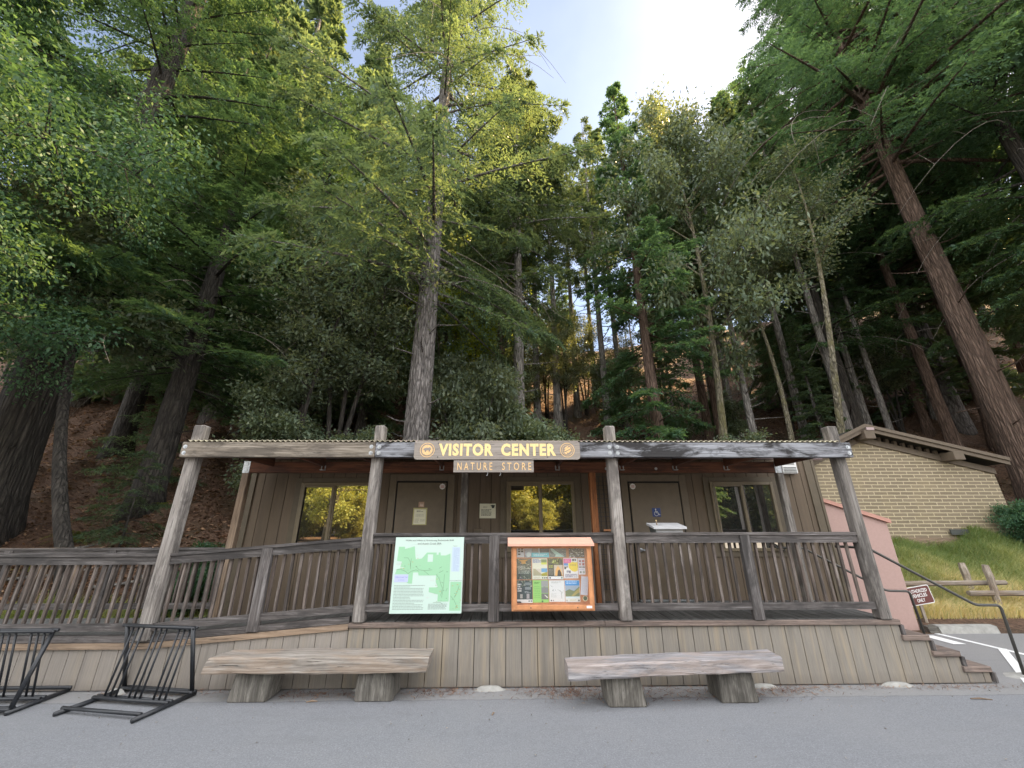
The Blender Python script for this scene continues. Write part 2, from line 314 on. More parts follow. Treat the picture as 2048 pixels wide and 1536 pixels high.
# ------------------------------------------------------------------ mesh helpers
class MB:
    """collects shapes in world coordinates; build() links them as ONE mesh object"""
    def __init__(s): s.v = []; s.f = []; s.m = []; s.c = []; s.col = None
    def add(s, vs, fs, mi=0):
        o = len(s.v); s.v += [tuple(p) for p in vs]
        for f in fs: s.f.append([i+o for i in f]); s.m.append(mi); s.c.append(s.col)
        return s
    def box(s, x0, y0, z0, x1, y1, z1, mi=0, b=0.0, mat=None):
        if x0 > x1: x0, x1 = x1, x0
        if y0 > y1: y0, y1 = y1, y0
        if z0 > z1: z0, z1 = z1, z0
        b = min(b, .45*min(x1-x0, y1-y0, z1-z0))
        if b <= 0:
            vs = [Vector((x, y, z)) for z in (z0, z1) for y in (y0, y1) for x in (x0, x1)]
            fs = [(0, 2, 3, 1), (4, 5, 7, 6), (0, 1, 5, 4), (2, 6, 7, 3), (0, 4, 6, 2), (1, 3, 7, 5)]
        else:
            bm = bmesh.new(); bmesh.ops.create_cube(bm, size=1)
            for q in bm.verts: q.co = Vector(((x0+x1)/2+q.co.x*(x1-x0), (y0+y1)/2+q.co.y*(y1-y0), (z0+z1)/2+q.co.z*(z1-z0)))
            bmesh.ops.bevel(bm, geom=bm.edges[:], offset=b, segments=1, affect='EDGES')
            bm.verts.index_update(); vs = [q.co.copy() for q in bm.verts]; fs = [[q.index for q in f.verts] for f in bm.faces]; bm.free()
        if mat is not None: vs = [mat @ q for q in vs]
        return s.add(vs, fs, mi)
    def beam(s, p, q, wx, wz, mi=0, b=.004, up=(0, 0, 1)):
        """square timber from p to q"""
        p, q = Vector(p), Vector(q); d = q-p; L = d.length; z = d.normalized(); u = Vector(up)
        if abs(z.dot(u)) > .95: u = Vector((0, 1, 0))
        x = u.cross(z).normalized(); y = z.cross(x)
        m = Matrix((x, y, z)).transposed().to_4x4(); m.translation = p
        return s.box(-wx/2, -wz/2, 0, wx/2, wz/2, L, mi, b, m)
    def tube(s, pts, rad, n=8, mi=0, cap=True, flute=0.0, seed=0):
        pts = [Vector(p) for p in pts]
        if not hasattr(rad, '__len__'): rad = [rad]*len(pts)
        rg = random.Random(seed); ph = [rg.uniform(0, 6.28) for _ in range(4)]
        vs = []; ref = None
        for i, p in enumerate(pts):
            t = (pts[min(i+1, len(pts)-1)]-pts[max(i-1, 0)]).normalized()
            if ref is None: ref = Vector((1, 0, 0)) if abs(t.x) < .8 else Vector((0, 1, 0))
            a = (ref-t*ref.dot(t)).normalized(); bb = t.cross(a); ref = a
            for k in range(n):
                th = 2*math.pi*k/n
                f = 1+flute*(math.sin(3*th+ph[0]+.3*i)*.5+math.sin(7*th+ph[1]+.15*i)*.35+math.sin(11*th+ph[2])*.3)
                vs.append(p+(a*math.cos(th)+bb*math.sin(th))*rad[i]*f)
        fs = []
        for i in range(len(pts)-1):
            for k in range(n): fs.append((i*n+k, i*n+(k+1) % n, (i+1)*n+(k+1) % n, (i+1)*n+k))
        if cap: fs += [tuple(range(n-1, -1, -1)), tuple((len(pts)-1)*n+k for k in range(n))]
        return s.add(vs, fs, mi)
    def prism(s, poly, axis, a, b, mi=0):
        """polygon (2-D) extruded along an axis between a and b"""
        n = len(poly)
        def p3(u, v, t): return {'y': (u, t, v), 'x': (t, u, v), 'z': (u, v, t)}[axis]
        vs = [p3(u, v, a) for u, v in poly]+[p3(u, v, b) for u, v in poly]
        fs = [tuple(range(n)), tuple(range(2*n-1, n-1, -1))]+[(i, i+n, (i+1) % n+n, (i+1) % n) for i in range(n)]
        return s.add(vs, fs, mi)
    def disc(s, c, r, y0, y1, n=20, mi=0, rx=None):
        return s.prism([(c[0]+(rx or r)*math.cos(2*math.pi*i/n), c[1]+r*math.sin(2*math.pi*i/n)) for i in range(n)], 'y', y0, y1, mi)
    def build(s, name, mats, parent=None, smooth=False, recalc=True):
        me = bpy.data.meshes.new(name); off = parent.matrix_world.translation if parent else Vector()
        if parent and parent.parent: off = parent.location+parent.parent.location
        elif parent: off = parent.location
        me.from_pydata([(p[0]-off[0], p[1]-off[1], p[2]-off[2]) for p in s.v], [], s.f)
        for mt in (mats if isinstance(mats, (list, tuple)) else [mats]): me.materials.append(M[mt] if isinstance(mt, str) else mt)
        if any(s.m): me.polygons.foreach_set('material_index', s.m)
        if any(c is not None for c in s.c):
            a = me.attributes.new('print', 'FLOAT_COLOR', 'FACE')
            a.data.foreach_set('color', np.array([(c or (.8, .8, .8))[:3]+(1,) for c in s.c], dtype=np.float32).ravel())
        if recalc:
            bm = bmesh.new(); bm.from_mesh(me); bmesh.ops.recalc_face_normals(bm, faces=bm.faces[:]); bm.to_mesh(me); bm.free()
        if smooth: me.polygons.foreach_set('use_smooth', [True]*len(me.polygons))
        me.update()
        o = bpy.data.objects.new(name, me); C.objects.link(o)
        if parent: o.parent = parent
        return o
def tag(o, label, cat, group=None, kind=None):
    if label: o['label'] = label
    if cat: o['category'] = cat
    if group: o['group'] = group
    if kind: o['kind'] = kind
    return o
def thing(name, label, cat, loc=(0, 0, 0), rz=0, group=None):
    o = bpy.data.objects.new(name, None); o.empty_display_size = .2; C.objects.link(o); o.location = loc; o.rotation_euler.z = rz
    return tag(o, label, cat, group)
def structure(name, mb, mat, smooth=False):
    o = mb.build(name, mat, None, smooth); o['kind'] = 'structure'; return o
def copy_tree(o, parent=None):
    c = o.copy(); C.objects.link(c); c.parent = parent
    for ch in list(o.children): copy_tree(ch, c)
    return c
def text_mesh(body, width=None, height=None, bold=0.0, track=1.0):
    cu = bpy.data.curves.new('txt', 'FONT'); cu.body = body; cu.align_x = 'CENTER'; cu.align_y = 'CENTER'; cu.size = 1; cu.offset = bold; cu.space_character = track; cu.extrude = 0; cu.resolution_u = 3
    o = bpy.data.objects.new('txt', cu); C.objects.link(o)
    me = bpy.data.meshes.new_from_object(o.evaluated_get(bpy.context.evaluated_depsgraph_get()))
    v = np.array([p.co[:2] for p in me.vertices]); f = [list(p.vertices) for p in me.polygons]
    bpy.data.objects.remove(o); bpy.data.curves.remove(cu); bpy.data.meshes.remove(me)
    mn, mx = v.min(0), v.max(0); v = v-(mn+mx)/2; sz = mx-mn
    sx = width/sz[0] if width else height/sz[1]; sy = height/sz[1] if height else sx
    return v*[sx, sy], f
def letter(mb, body, cx, cz, y, width=None, height=None, bold=0.0, mi=0, rot=0.0, track=1.0):
    v, f = text_mesh(body, width, height, bold, track)
    c, s = math.cos(rot), math.sin(rot)
    return mb.add([(cx+a*c-b*s, y, cz+a*s+b*c) for a, b in v], f, mi)

# ------------------------------------------------------------------ ground, road, hillside
FY, WY, DZ = 5.83, 7.2, .72            # porch front plane, building wall plane, deck height
def hz(x, y):
    """height of the forest floor"""
    x = np.asarray(x, float); y = np.asarray(y, float)
    sm = lambda t, a: .5*(t+np.sqrt(t*t+a*a))
    cen = 1/(1+np.exp(-(x+6.2)/.8))*1/(1+np.exp((x-7)/.8))
    y0 = 9.0+2.0*cen
    left = .60*sm(y-y0, 1.0)
    rt = 1/(1+np.exp(-(x-7.6)*2.2))
    rz = np.minimum(.42*sm(y-9.05, .35), 1.30+.03*(y-12)) + .66*sm(y-17.0, 1.5) + .10*sm(x-18, 2)
    h = left*(1-rt)+rz*rt
    h = h+.25*sm(x-22, 4)+.18*sm(-x-12, 3)*(y > 8)*np.clip((y-8)/4, 0, 1)
    n = .16*np.sin(x*1.3+y*.7)+.12*np.sin(x*2.9-y*1.7+1)+.07*np.sin(x*5.1+y*4.3)
    n = n*np.clip((y-9.2)/3, 0, 1)
    h = h+n
    return 62*np.tanh(h/62)
def grid_mesh(name, xs, ys, zf, mat, smooth=True):
    X, Y = np.meshgrid(xs, ys); Z = zf(X, Y); n, m = len(xs), len(ys)
    v = np.stack([X, Y, Z], -1).reshape(-1, 3)
    i = np.arange(m-1)[:, None]*n+np.arange(n-1)[None, :]
    f = np.stack([i, i+1, i+n+1, i+n], -1).reshape(-1, 4)
    me = raw_mesh(name, v, f); me.materials.append(M[mat])
    if smooth: me.polygons.foreach_set('use_smooth', np.ones(len(f), bool))
    o = bpy.data.objects.new(name, me); C.objects.link(o); return o
def raw_mesh(name, v, f, tint=None):
    v = np.ascontiguousarray(v, np.float32); f = np.ascontiguousarray(f, np.int32); k = f.shape[1]
    me = bpy.data.meshes.new(name); me.vertices.add(len(v)); me.vertices.foreach_set('co', v.ravel())
    me.loops.add(f.size); me.loops.foreach_set('vertex_index', f.ravel())
    me.polygons.add(len(f)); me.polygons.foreach_set('loop_start', np.arange(0, f.size, k, dtype=np.int32))
    try: me.polygons.foreach_set('loop_total', np.full(len(f), k, np.int32))
    except Exception: pass
    if tint is not None:
        a = me.attributes.new('tint', 'FLOAT', 'FACE'); a.data.foreach_set('value', np.ascontiguousarray(tint, np.float32))
    me.update(calc_edges=True)
    return me
xs = np.concatenate([np.linspace(-140, -22, 40), np.linspace(-21.5, 30, 190), np.linspace(31, 160, 40)])
ys = np.concatenate([np.linspace(8.0, 24, 110), np.linspace(24.3, 60, 70), np.linspace(62, 190, 40)])
o = grid_mesh('hillside', xs, ys, lambda X, Y: hz(X, Y)-.06-.10*np.clip((9.0-Y), 0, 1), 'floor'); o['kind'] = 'structure'
o = grid_mesh('road', np.linspace(-260, 260, 60), np.concatenate([np.linspace(-34, 3, 12), np.linspace(3.2, 9.3, 40)]), lambda X, Y: 0*X+.004*np.sin(X*1.1+Y)*np.clip((5.4-Y), 0, 1), 'asphalt'); o['kind'] = 'structure'
o = grid_mesh('ground', np.linspace(-900, 900, 40), np.linspace(-900, 900, 40), lambda X, Y: 0*X-.35, 'floor'); o['kind'] = 'structure'
# verge behind the camera, seen only in the window reflections
o = grid_mesh('verge', np.linspace(-120, 120, 60), np.linspace(-120, -33.5, 30), lambda X, Y: .03+.02*(-33.5-Y), 'floor'); o['kind'] = 'structure'

b = MB()
def flat_line(p, q, wd, z=.004):
    p, q = Vector(p), Vector(q); d = (q-p).normalized(); n = Vector((-d.y, d.x, 0))*wd/2
    b.add([(p+n)[:2]+(z,), (p-n)[:2]+(z,), (q-n)[:2]+(z,), (q+n)[:2]+(z,)], [(0, 1, 2, 3)])
flat_line(onz(1846, 1263), onz(2075, 1318), .10); flat_line(onz(2003, 1300), onz(2060, 1372), .10, .008)
p = onz(1884, 1282); flat_line(p+Vector((0, -.28, 0)), p+Vector((0, .26, 0)), .22, .008)
structure('parking_line', b, 'linepaint')

# ------------------------------------------------------------------ visitor centre building
X0, X1 = -4.52, 5.69
bld = thing('visitor_center', 'low brown timber building with grooved siding, two doors and three sliding windows behind the porch', 'building', (.6, WY, 0))
b = MB(); G = .2032; x = X0
while x < X1-.01:
    xe = min(x+G, X1); b.box(x+.004, WY, .25, xe-.004, WY+.02, 3.04, 0, .003); x += G
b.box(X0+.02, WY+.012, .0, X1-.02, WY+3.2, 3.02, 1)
for xx in (X0, X1-.02):                                   # side siding
    yy = WY+.03
    while yy < WY+3.2: b.box(xx, yy, .05, xx+.02, yy+G-.008, 3.03, 0, .003); yy += G
b.build('wall', ['siding', 'groove'], bld)
for xa, xb, yd in ((X1-.02, X1+.03, .03), (X0-.03, X0+.06, .03)):
    b = MB(); b.box(xa, WY-yd, .1, xb, WY+.1, 3.04, 0, .004); b.build('corner_trim', 'trim', bld)
b = MB(); b.box(X1-.16, WY-.022, .1, X1-.024, WY-.002, 3.04, 0, .003); b.build('corner_trim', 'trim', bld)
b = MB()
b.prism([(WY-.15, 3.30), (WY-.15, 3.36), (10.6, 3.98), (10.6, 3.05), (WY+.02, 3.05)], 'x', X0-.28, X1+.25); b.build('roof', 'mauve', bld)
def win(xa, xb, z0, z1, mid):
    b = MB(); y = WY
    for (a, c, d, e) in ((xa-.05, z0-.05, xa, z1+.05), (xb, z0-.05, xb+.05, z1+.05), (xa, z0-.05, xb, z0), (xa, z1, xb, z1+.05), (mid-.028, z0, mid+.028, z1)):
        b.box(a, y-.045, c, d, y-.002, e, 0, .004)
    b.box(xa, y-.062, z0, xa+.028, y-.046, z1, 0, .003); b.box(mid-.034, y-.062, z0, mid+.006, y-.046, z1, 0, .003)
    b.box(xa+.028, y-.062, z1-.03, mid-.034, y-.046, z1, 0, .003)
    f = b.build('window', 'alu', bld)
    p = MB(); p.box(xa+.001, y-.022, z0+.001, mid-.029, y-.012, z1-.001); p.box(mid+.029, y-.014, z0+.001, xb-.001, y-.006, z1-.001); p.build('pane', 'glass', f)
    t = MB()
    for (a, c, d, e) in ((xa-.16, z0-.14, xa-.052, z1+.14), (xb+.052, z0-.14, xb+.16, z1+.14), (xa-.052, z1+.052, xb+.052, z1+.14), (xa-.052, z0-.14, xb+.052, z0-.052)):
        t.box(a, y-.022, c, d, y-.001, e, 0, .003)
    t.build('trim', 'trim', f)
win(-3.58, -2.44, 1.62, 2.57, -3.04); win(.07, 1.18, 1.52, 2.59, .625); win(3.75, 4.80, 1.52, 2.58, 4.27)
def door(xa, xb, zt, knob):
    b = MB(); b.box(xa, WY-.05, DZ+.03, xb, WY-.012, zt, 0, .004); d = b.build('door', 'door', bld)
    k = MB(); kx, kz = knob
    k.tube([(kx, WY-.05, kz), (kx, WY-.075, kz), (kx, WY-.078, kz)], [.033, .033, .02], 14)
    k.tube([(kx, WY-.078, kz), (kx, WY-.11, kz), (kx+.05, WY-.115, kz-.003), (kx+.11, WY-.112, kz-.006)], [.013, .013, .012, .009], 10)
    k.build('knob', 'steel', d, True)
    t = MB(); t.box(xa-.02, WY-.10, DZ+.005, xb+.02, WY-.002, DZ+.028, 0, .003); t.build('threshold', 'steel', d)
    g = MB(); g.box(xa-.026, WY-.02, DZ+.03, xb+.026, WY-.011, zt+.03); g.build('weatherstrip', 'blackgap', d)  # shade of the gap around the door painted as a black strip
    f = MB()
    for (a, c, e, h) in ((xa-.15, DZ, xa-.027, zt+.15), (xb+.027, DZ, xb+.15, zt+.15), (xa-.027, zt+.031, xb+.027, zt+.15)): f.box(a, WY-.042, c, e, WY-.002, h, 0, .004)
    f.build('door_frame', 'door', bld)
    return d
door(-1.92, -1.06, 2.62, (-1.84, 1.62)); d2 = door(2.23, 3.12, 2.61, (2.31, 1.50))

# ------------------------------------------------------------------ porch
por = thing('porch', 'weathered timber porch with plank skirt, tall posts, long front beam and corrugated roof', 'porch', (.25, FY, 0))
b = MB(); x = -2.0
while x < 5.2:
    xe = min(x+.14, 5.2); b.box(x+.004, FY+.02, DZ-.035, xe-.004, WY-.002, DZ, 0, .004); x += .14
b.build('deck', 'decky', por)
b = MB(); x = -2.02; steps = [(5.20, .66), (5.535, .48), (5.87, .30), (6.205, .13)]
while x < 6.2:
    xe = min(x+G, 6.2); zt = .66
    for sx, sz in steps:
        if xe > sx+.02: pass
    # cut each board to the flight of steps
    cuts = [x]+[s for s, _ in steps[:-1] if x < s < xe]+[xe]
    for k in range(len(cuts)-1):
        a, c = cuts[k], cuts[k+1]; mid = (a+c)/2
        zt = next(z for s, z in steps if mid < s) if mid < 6.205 else .13
        b.box(a+(.004 if k == 0 else 0), FY-.014, .012, c-(.004 if k == len(cuts)-2 else 0), FY+.004, zt, 0, .002)
    x += G
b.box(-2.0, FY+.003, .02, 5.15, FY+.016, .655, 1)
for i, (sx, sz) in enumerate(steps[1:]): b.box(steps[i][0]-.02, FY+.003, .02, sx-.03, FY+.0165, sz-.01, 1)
b.build('skirt', ['skirt', 'groove'], por)
b = MB(); b.box(-2.02, FY-.045, .66, 1.3, FY+.018, DZ-.002, 0, .006); b.box(1.303, FY-.045, .66, 5.215, FY+.018, DZ-.002, 0, .006)
b.build('cap_board', 'capx', por)
for i in range(3):
    sx = steps[i][0]; z = steps[i+1][1]
    b = MB(); b.box(sx-.012, FY-.045, z, sx+.342, FY+1.33, z+.062, 0, .005); b.build('tread', 'capx', por)
b = MB()
for i, (sx, sz) in enumerate(steps):
    zt = sz-.002 if i == 0 else sz-.001
    zb = steps[i+1][1]+.064 if i < 3 else .014
    b.box(sx+.012, FY-.04, zb, sx+.05, FY+1.3, zt, 0, .004)
b.build('riser', 'railz', por)
POSTS = [(-4.60, .215), (-1.90, .15), (1.59, .15), (5.035, .15)]
for i, (px, wd) in enumerate(POSTS):
    w_ = .15 if i else .165
    b = MB(); z0 = .53 if i == 0 else DZ
    b.box(px-w_/2, FY-.07, z0, px+w_/2, FY+.08, 3.33, 0, .016); b.build('post', 'postz', por)
for xa, xb, mt in ((-4.70, -1.905, 'beambrownx'), (-1.901, 1.588, 'beamgreyx'), (1.592, 5.155, 'beamgreyx')):
    b = MB(); b.box(xa, FY-.16, 2.835, xb, FY-.071, 3.055, 0, .008); bm_ = b.build('beam', mt, por)
    for ex in (xa, xb):
        s = 1 if ex == xa else -1
        for zz in (2.895, 2.985):
            c = ex+s*.055; bo = MB()
            bo.disc((c, zz), .029, FY-.163, FY-.159, 16); bo.disc((c, zz), .014, FY-.172, FY-.1632, 8); bo.build('bolt', 'steel', bm_)
b = MB(); BY = 6.86
b.box(-4.5, BY-.05, 2.755, 4.82, BY+.05, 2.94, 0, .006); bb = b.build('back_beam', 'redbeamx', por)
RX = [-3.13, -2.18, -1.1, -.1, .9, 2.02, 2.95, 3.85]
for x in RX:
    h = MB(); h.tube([(x-.03, BY-.053, 2.87), (x-.03, BY-.053, 2.80), (x+.03, BY-.053, 2.80), (x+.03, BY-.053, 2.87)], .012, 6); h.box(x-.036, BY-.11, 2.79, x+.036, BY-.052, 2.80); h.build('hanger', 'steel', bb)
for x in (-4.44, 4.77):
    h = MB(); h.box(x-.055, BY-.056, 2.75, x+.055, BY-.051, 2.945)
    for z in (2.80, 2.89): h.disc((x, z), .026, BY-.064, BY-.056, 14)
    h.build('bolt_plate', 'steel', bb)
for x in (1.75, 2.62):
    h = MB(); h.disc((x, 2.82), .024, BY-.058, BY-.051, 14); h.build('bolt', 'steel', bb)
for px, mt in ((-4.44, 'rampcapz'), (-.70, 'postz'), (1.50, 'redpostz'), (4.80, 'postz')):
    b = MB(); b.box(px-.055, BY-.049, DZ if px > -2 else .55, px+.055, BY+.049, 2.754, 0, .006); b.build('back_post', mt, por)
for x in RX+[-4.0, 4.75]:
    b = MB(); b.box(x-.025, FY-.068, 2.86, x+.025, BY-.052, 3.03, 0, .004); b.build('rafter', 'redbeamy', por)
b = MB(); n = 0
xs_ = np.arange(-4.62, 4.98, .0125); zz = .012*np.sin((xs_)*2*math.pi/.076)
vs = []; fs = []
for (y, z) in ((FY-.175, 3.068), (WY+.3, 3.15)):
    for q in (0, .004):
        vs += [(x, y, z+q+d) for x, d in zip(xs_, zz)]
k = len(xs_)
for i in range(k-1): fs += [(i, i+1, 2*k+i+1, 2*k+i), (k+i, k+i+1, 3*k+i+1, 3*k+i), (i, i+1, k+i+1, k+i)]
b.add(vs, fs); b.build('roof_sheet', 'corr', por)

# ------------------------------------------------------------------ access ramp at the left
rmp = thing('access_ramp', 'pale sided access ramp rising to the porch from a level landing', 'ramp', (-5.5, FY, 0))
def rz(x): return DZ if x > -2.0 else (.52+(x+4.55)/2.55*.20 if x > -4.55 else .52)
b = MB(); x = -2.02
while x > -9.2:
    a, c = x-G, x; za, zc = rz(a)-.075, rz(c)-.075
    b.prism([(a+.004, .012), (c-.004, .012), (c-.004, zc), (a+.004, za)], 'y', FY-.014, FY+.004); x -= G
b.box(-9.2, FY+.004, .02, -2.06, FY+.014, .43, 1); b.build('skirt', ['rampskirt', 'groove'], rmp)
b = MB()
def ribbon(b, xa, xb, dz0, dz1, y0, y1, mi=0, f=rz, bev=.004):
    brk = [xa]+[q for q in (-4.55, -2.0) if xa < q < xb]+[xb]
    for a, c in zip(brk[:-1], brk[1:]):
        b.prism([(a, f(a)+dz0), (c, f(c)+dz0), (c, f(c)+dz1), (a, f(a)+dz1)], 'y', y0, y1, mi)
ribbon(b, -9.2, -2.022, -.075, -.012, FY-.04, FY+.018); b.build('cap_board', 'rampcapx', rmp)
b = MB(); ribbon(b, -9.2, -2.004, -.05, 0, FY+.02, WY+.0); b.build('ramp_deck', 'decky', rmp)
b = MB(); ribbon(b, -9.2, -2.024, -.006, .07, FY-.02, FY+.045); b.build('curb_board', 'railx', rmp)

# ------------------------------------------------------------------ railings
def rail_run(root, xa, xb, y, f, post_x, skip, mats=('railx', 'balusterz', 'railz'), top=1.05, sp=.1185):
    b = MB(); brk = [xa]+[q for q in (-4.55,) if xa < q < xb]+[xb]
    for a, c in zip(brk[:-1], brk[1:]):
        b.prism([(a, f(a)+top-.105), (c, f(c)+top-.105), (c, f(c)+top-.004), (a, f(a)+top-.004)], 'y', y-.055, y-.018)
        b.prism([(a, f(a)+top-.004), (c, f(c)+top-.004), (c, f(c)+top+.032), (a, f(a)+top+.032)], 'y', y-.075, y+.075)
    b.build('top_rail', mats[0], root)
    b = MB()
    for a, c in zip(brk[:-1], brk[1:]): b.prism([(a, f(a)+.12), (c, f(c)+.12), (c, f(c)+.205), (a, f(a)+.205)], 'y', y-.055, y-.018)
    b.build('bottom_rail', mats[0], root)
    for px in post_x:
        b = MB(); b.box(px-.07, y-.075, f(px)+.002, px+.07, y-.0, f(px)+top-.005, 0, .006); b.build('post', mats[2], root)
    x = xa+.07
    while x < xb-.03:
        if not any(abs(x-q) < d for q, d in skip):
            b = MB(); j = random.uniform(-.006, .006); tz = random.uniform(.0, .02)
            b.beam((x+j, y+.002, f(x)+.145-tz), (x-j, y+.002, f(x)+top-.03), .036, .036, 0, .004); b.build('baluster', mats[1], root)
        x += sp*random.uniform(.97, 1.03)
r = thing('porch_railing', 'dark weathered railing with thin square balusters along the porch front', 'railing', (1.5, FY, DZ))
lvl = lambda x: DZ
rail_run(r, -1.83, 1.50, FY+.02, lvl, (-.15,), ((-.15, .09),)); rail_run(r, 1.68, 4.955, FY+.02, lvl, (3.355,), ((3.355, .09),))
r = thing('ramp_railing', 'dark weathered railing sloping down along the ramp front to the level landing', 'railing', (-5.5, FY, .5))
rail_run(r, -8.9, -1.985, FY+.02, rz, (-3.24, -6.95), ((-3.24, .09), (-4.60, .11), (-6.95, .09)), top=1.0)
r = thing('ramp_railing', 'rear ramp railing seen through the front balusters, before the leaf strewn slope', 'railing', (-6.5, WY+.05, .5))
rail_run(r, -8.9, -4.62, WY+.05, rz, (-4.7, -6.6, -8.3), ((-4.7, .09), (-6.6, .09), (-8.3, .09)), top=1.0)

# ------------------------------------------------------------------ signs, boards, notices
sg = thing('sign', 'long brown wooden sign on the porch beam with big yellow letters and two round emblems', 'sign', (-.12, FY-.2, 2.92))
def rrect(x0, z0, x1, z1, r, n=5):
    p = []
    for cx, cz, a in ((x1-r, z1-r, 0), (x0+r, z1-r, 90), (x0+r, z0+r, 180), (x1-r, z0+r, 270)):
        for i in range(n+1): t = R_(a+90*i/n); p.append((cx+r*math.cos(t), cz+r*math.sin(t)))
    return p
SY = FY-.2
b = MB(); b.prism(rrect(-1.325, 2.795, 1.085, 3.065, .045), 'y', SY, SY+.038); b.build('board', 'signwoodx', sg)
b = MB(); letter(b, 'VISITOR', -.575, 2.935, SY-.003, .79, .182, .05, 0, 0, 1.16); letter(b, 'CENTER', .335, 2.935, SY-.003, .80, .182, .05, 0, 0, 1.16); b.build('lettering', 'gold', sg)
for ex in (-1.135, .90):
    e = MB(); n = 28
    def ring(r0, r1, mi, y):
        vs = []; fs = []
        for i in range(n):
            t = 2*math.pi*i/n; vs += [(ex+r0*math.cos(t), y, 2.93+r0*math.sin(t)), (ex+r1*math.cos(t), y, 2.93+r1*math.sin(t))]
        for i in range(n): j = (i+1) % n; fs.append((2*i, 2*i+1, 2*j+1, 2*j))
        e.add(vs, fs, mi)
    ring(.096, .106, 0, SY-.003); ring(.072, .078, 0, SY-.003)
    if ex < 0:
        e.disc((ex, 2.93), .071, SY-.004, SY-.001, 26, 0)
        bear = [(-.058, -.005), (-.048, .018), (-.02, .03), (.012, .028), (.032, .036), (.048, .028), (.058, .008), (.046, .0), (.04, -.028), (.026, -.03), (.022, -.008), (-.012, -.012), (-.02, -.034), (-.036, -.034), (-.038, -.012)]
        e.prism([(ex+u, 2.935+v) for u, v in bear], 'y', SY-.006, SY-.0045, 1)
    else:
        for poly in ([(-.05, .02), (.0, .06), (.02, .055), (-.01, .02)], [(-.055, -.005), (.03, .045), (.055, .03), (-.02, -.012)], [(-.03, -.03), (.05, .015), (.06, -.01), (.01, -.045)], [(-.05, -.02), (-.035, -.05), (.0, -.06), (-.01, -.04)]):
            e.prism([(ex+u, 2.93+v) for u, v in poly], 'y', SY-.004, SY-.001, 0)
    e.build('emblem', ['palegold', 'signwoodx'], sg)
b = MB()
for x, z in ((-.98, 3.03), (-.98, 2.83), (.61, 3.03), (.61, 2.83)): b.disc((x, z), .009, SY-.004, SY, 8)
b.build('screw', 'darkink', sg)
sg = thing('sign', 'smaller grey wooden board with thin routed letters hung under the long sign', 'sign', (-.17, FY-.2, 2.7))
b = MB(); b.box(-.745, SY+.004, 2.612, .405, SY+.03, 2.782, 0, .003); b.build('board', 'signwoodx', sg)
b = MB(); letter(b, 'N A T U R E', -.44, 2.697, SY+.001, .50, .108, .004); letter(b, 'S T O R E', .16, 2.697, SY+.001, .42, .108, .004); b.build('lettering', 'palegold', sg)
b = MB()
for x in (-.255, -.07): b.tube([(x, SY+.017, 2.615), (x, SY+.017, 2.575), (x-.012, SY+.017, 2.567), (x-.018, SY+.017, 2.578)], .004, 6)
b.build('hook', 'steel', sg)

def panel(b, x0, z0, x1, z1, y, col): b.col = col; b.add([(x0, y, z0), (x1, y, z0), (x1, y, z1), (x0, y, z1)], [(0, 1, 2, 3)]); b.col = None
def poly(b, pts, y, col): b.col = col; b.add([(p[0], y, p[1]) for p in pts], [tuple(range(len(pts)))]); b.col = None
def scribble(b, x0, z0, x1, z1, y, lines, col, h=.004, rg=random):
    for i in range(lines):
        z = z1-(z1-z0)*(i+.5)/lines; x = x0
        end = x1-(x1-x0)*(rg.uniform(.0, .5) if rg.random() < .3 else rg.uniform(0, .06))
        while x < end-.006:
            q = min(end, x+rg.uniform(.012, .04)); panel(b, x, z-h/2, q, z+h/2, y, col); x = q+.005
# trail map board on the railing
MY = FY-.10
mb_ = thing('map_board', 'large pale green trail map board fixed to the railing left of the orange display case', 'map board', (-1.03, MY, .83))
b = MB(); b.col = (.51, .64, .575); b.box(-1.495, MY, .832, -.565, MY+.012, 1.75, 0, .002); b.build('board', 'print', mb_)
b = MB(); mx0, mz1, mw, mh = -1.495, 1.75, .93, .918
def mp(u, v): return (mx0+u*mw, mz1-v*mh)
gr = (.30, .55, .345)
y = MY-.0015
poly(b, [mp(*p) for p in ((.055, .130), (.145, .13), (.145, .16), (.285, .125), (.305, .26), (.315, .30), (.40, .29), (.47, .21), (.61, .21), (.61, .24), (.64, .24), (.64, .21), (.665, .21), (.67, .25), (.745, .25), (.81, .225), (.815, .515), (.37, .515), (.36, .475), (.29, .475), (.285, .62), (.235, .62), (.03, .50), (.055, .43), (.16, .41), (.10, .40), (.12, .33), (.045, .32))], y, gr)
poly(b, [mp(*p) for p in ((.62, .515), (.815, .515), (.815, .85), (.66, .85), (.66, .76), (.53, .73), (.53, .67), (.655, .67), (.62, .60))], y-.0003, gr)
panel(b, *mp(.83, .965), *mp(.985, .60), y, gr)
panel(b, *mp(.485, .335), *mp(.56, .235), y-.0006, (.51, .63, .575))
panel(b, *mp(.835, .465), *mp(.95, .135), y, (.47, .57, .66)); panel(b, *mp(.03, .60), *mp(.225, .50), y-.001, (.47, .51, .70))
rg = random.Random(3)
def trail(pts, col=(.13, .22, .14), wd=.0035):
    for (a, c) in zip(pts[:-1], pts[1:]):
        p, q = mp(*a), mp(*c); d = Vector((q[0]-p[0], q[1]-p[1])); nn = Vector((-d.y, d.x)).normalized()*wd/2
        poly(b, [(p[0]+nn.x, p[1]+nn.y), (p[0]-nn.x, p[1]-nn.y), (q[0]-nn.x, q[1]-nn.y), (q[0]+nn.x, q[1]+nn.y)], y-.0012, col)
trail([(.14, .28), (.20, .28), (.235, .33), (.25, .42)]); trail([(.25, .29), (.245, .36), (.25, .43)]); trail([(.04, .44), (.10, .43), (.18, .46), (.22, .49)]); trail([(.22, .49), (.26, .46), (.33, .44), (.37, .46)])
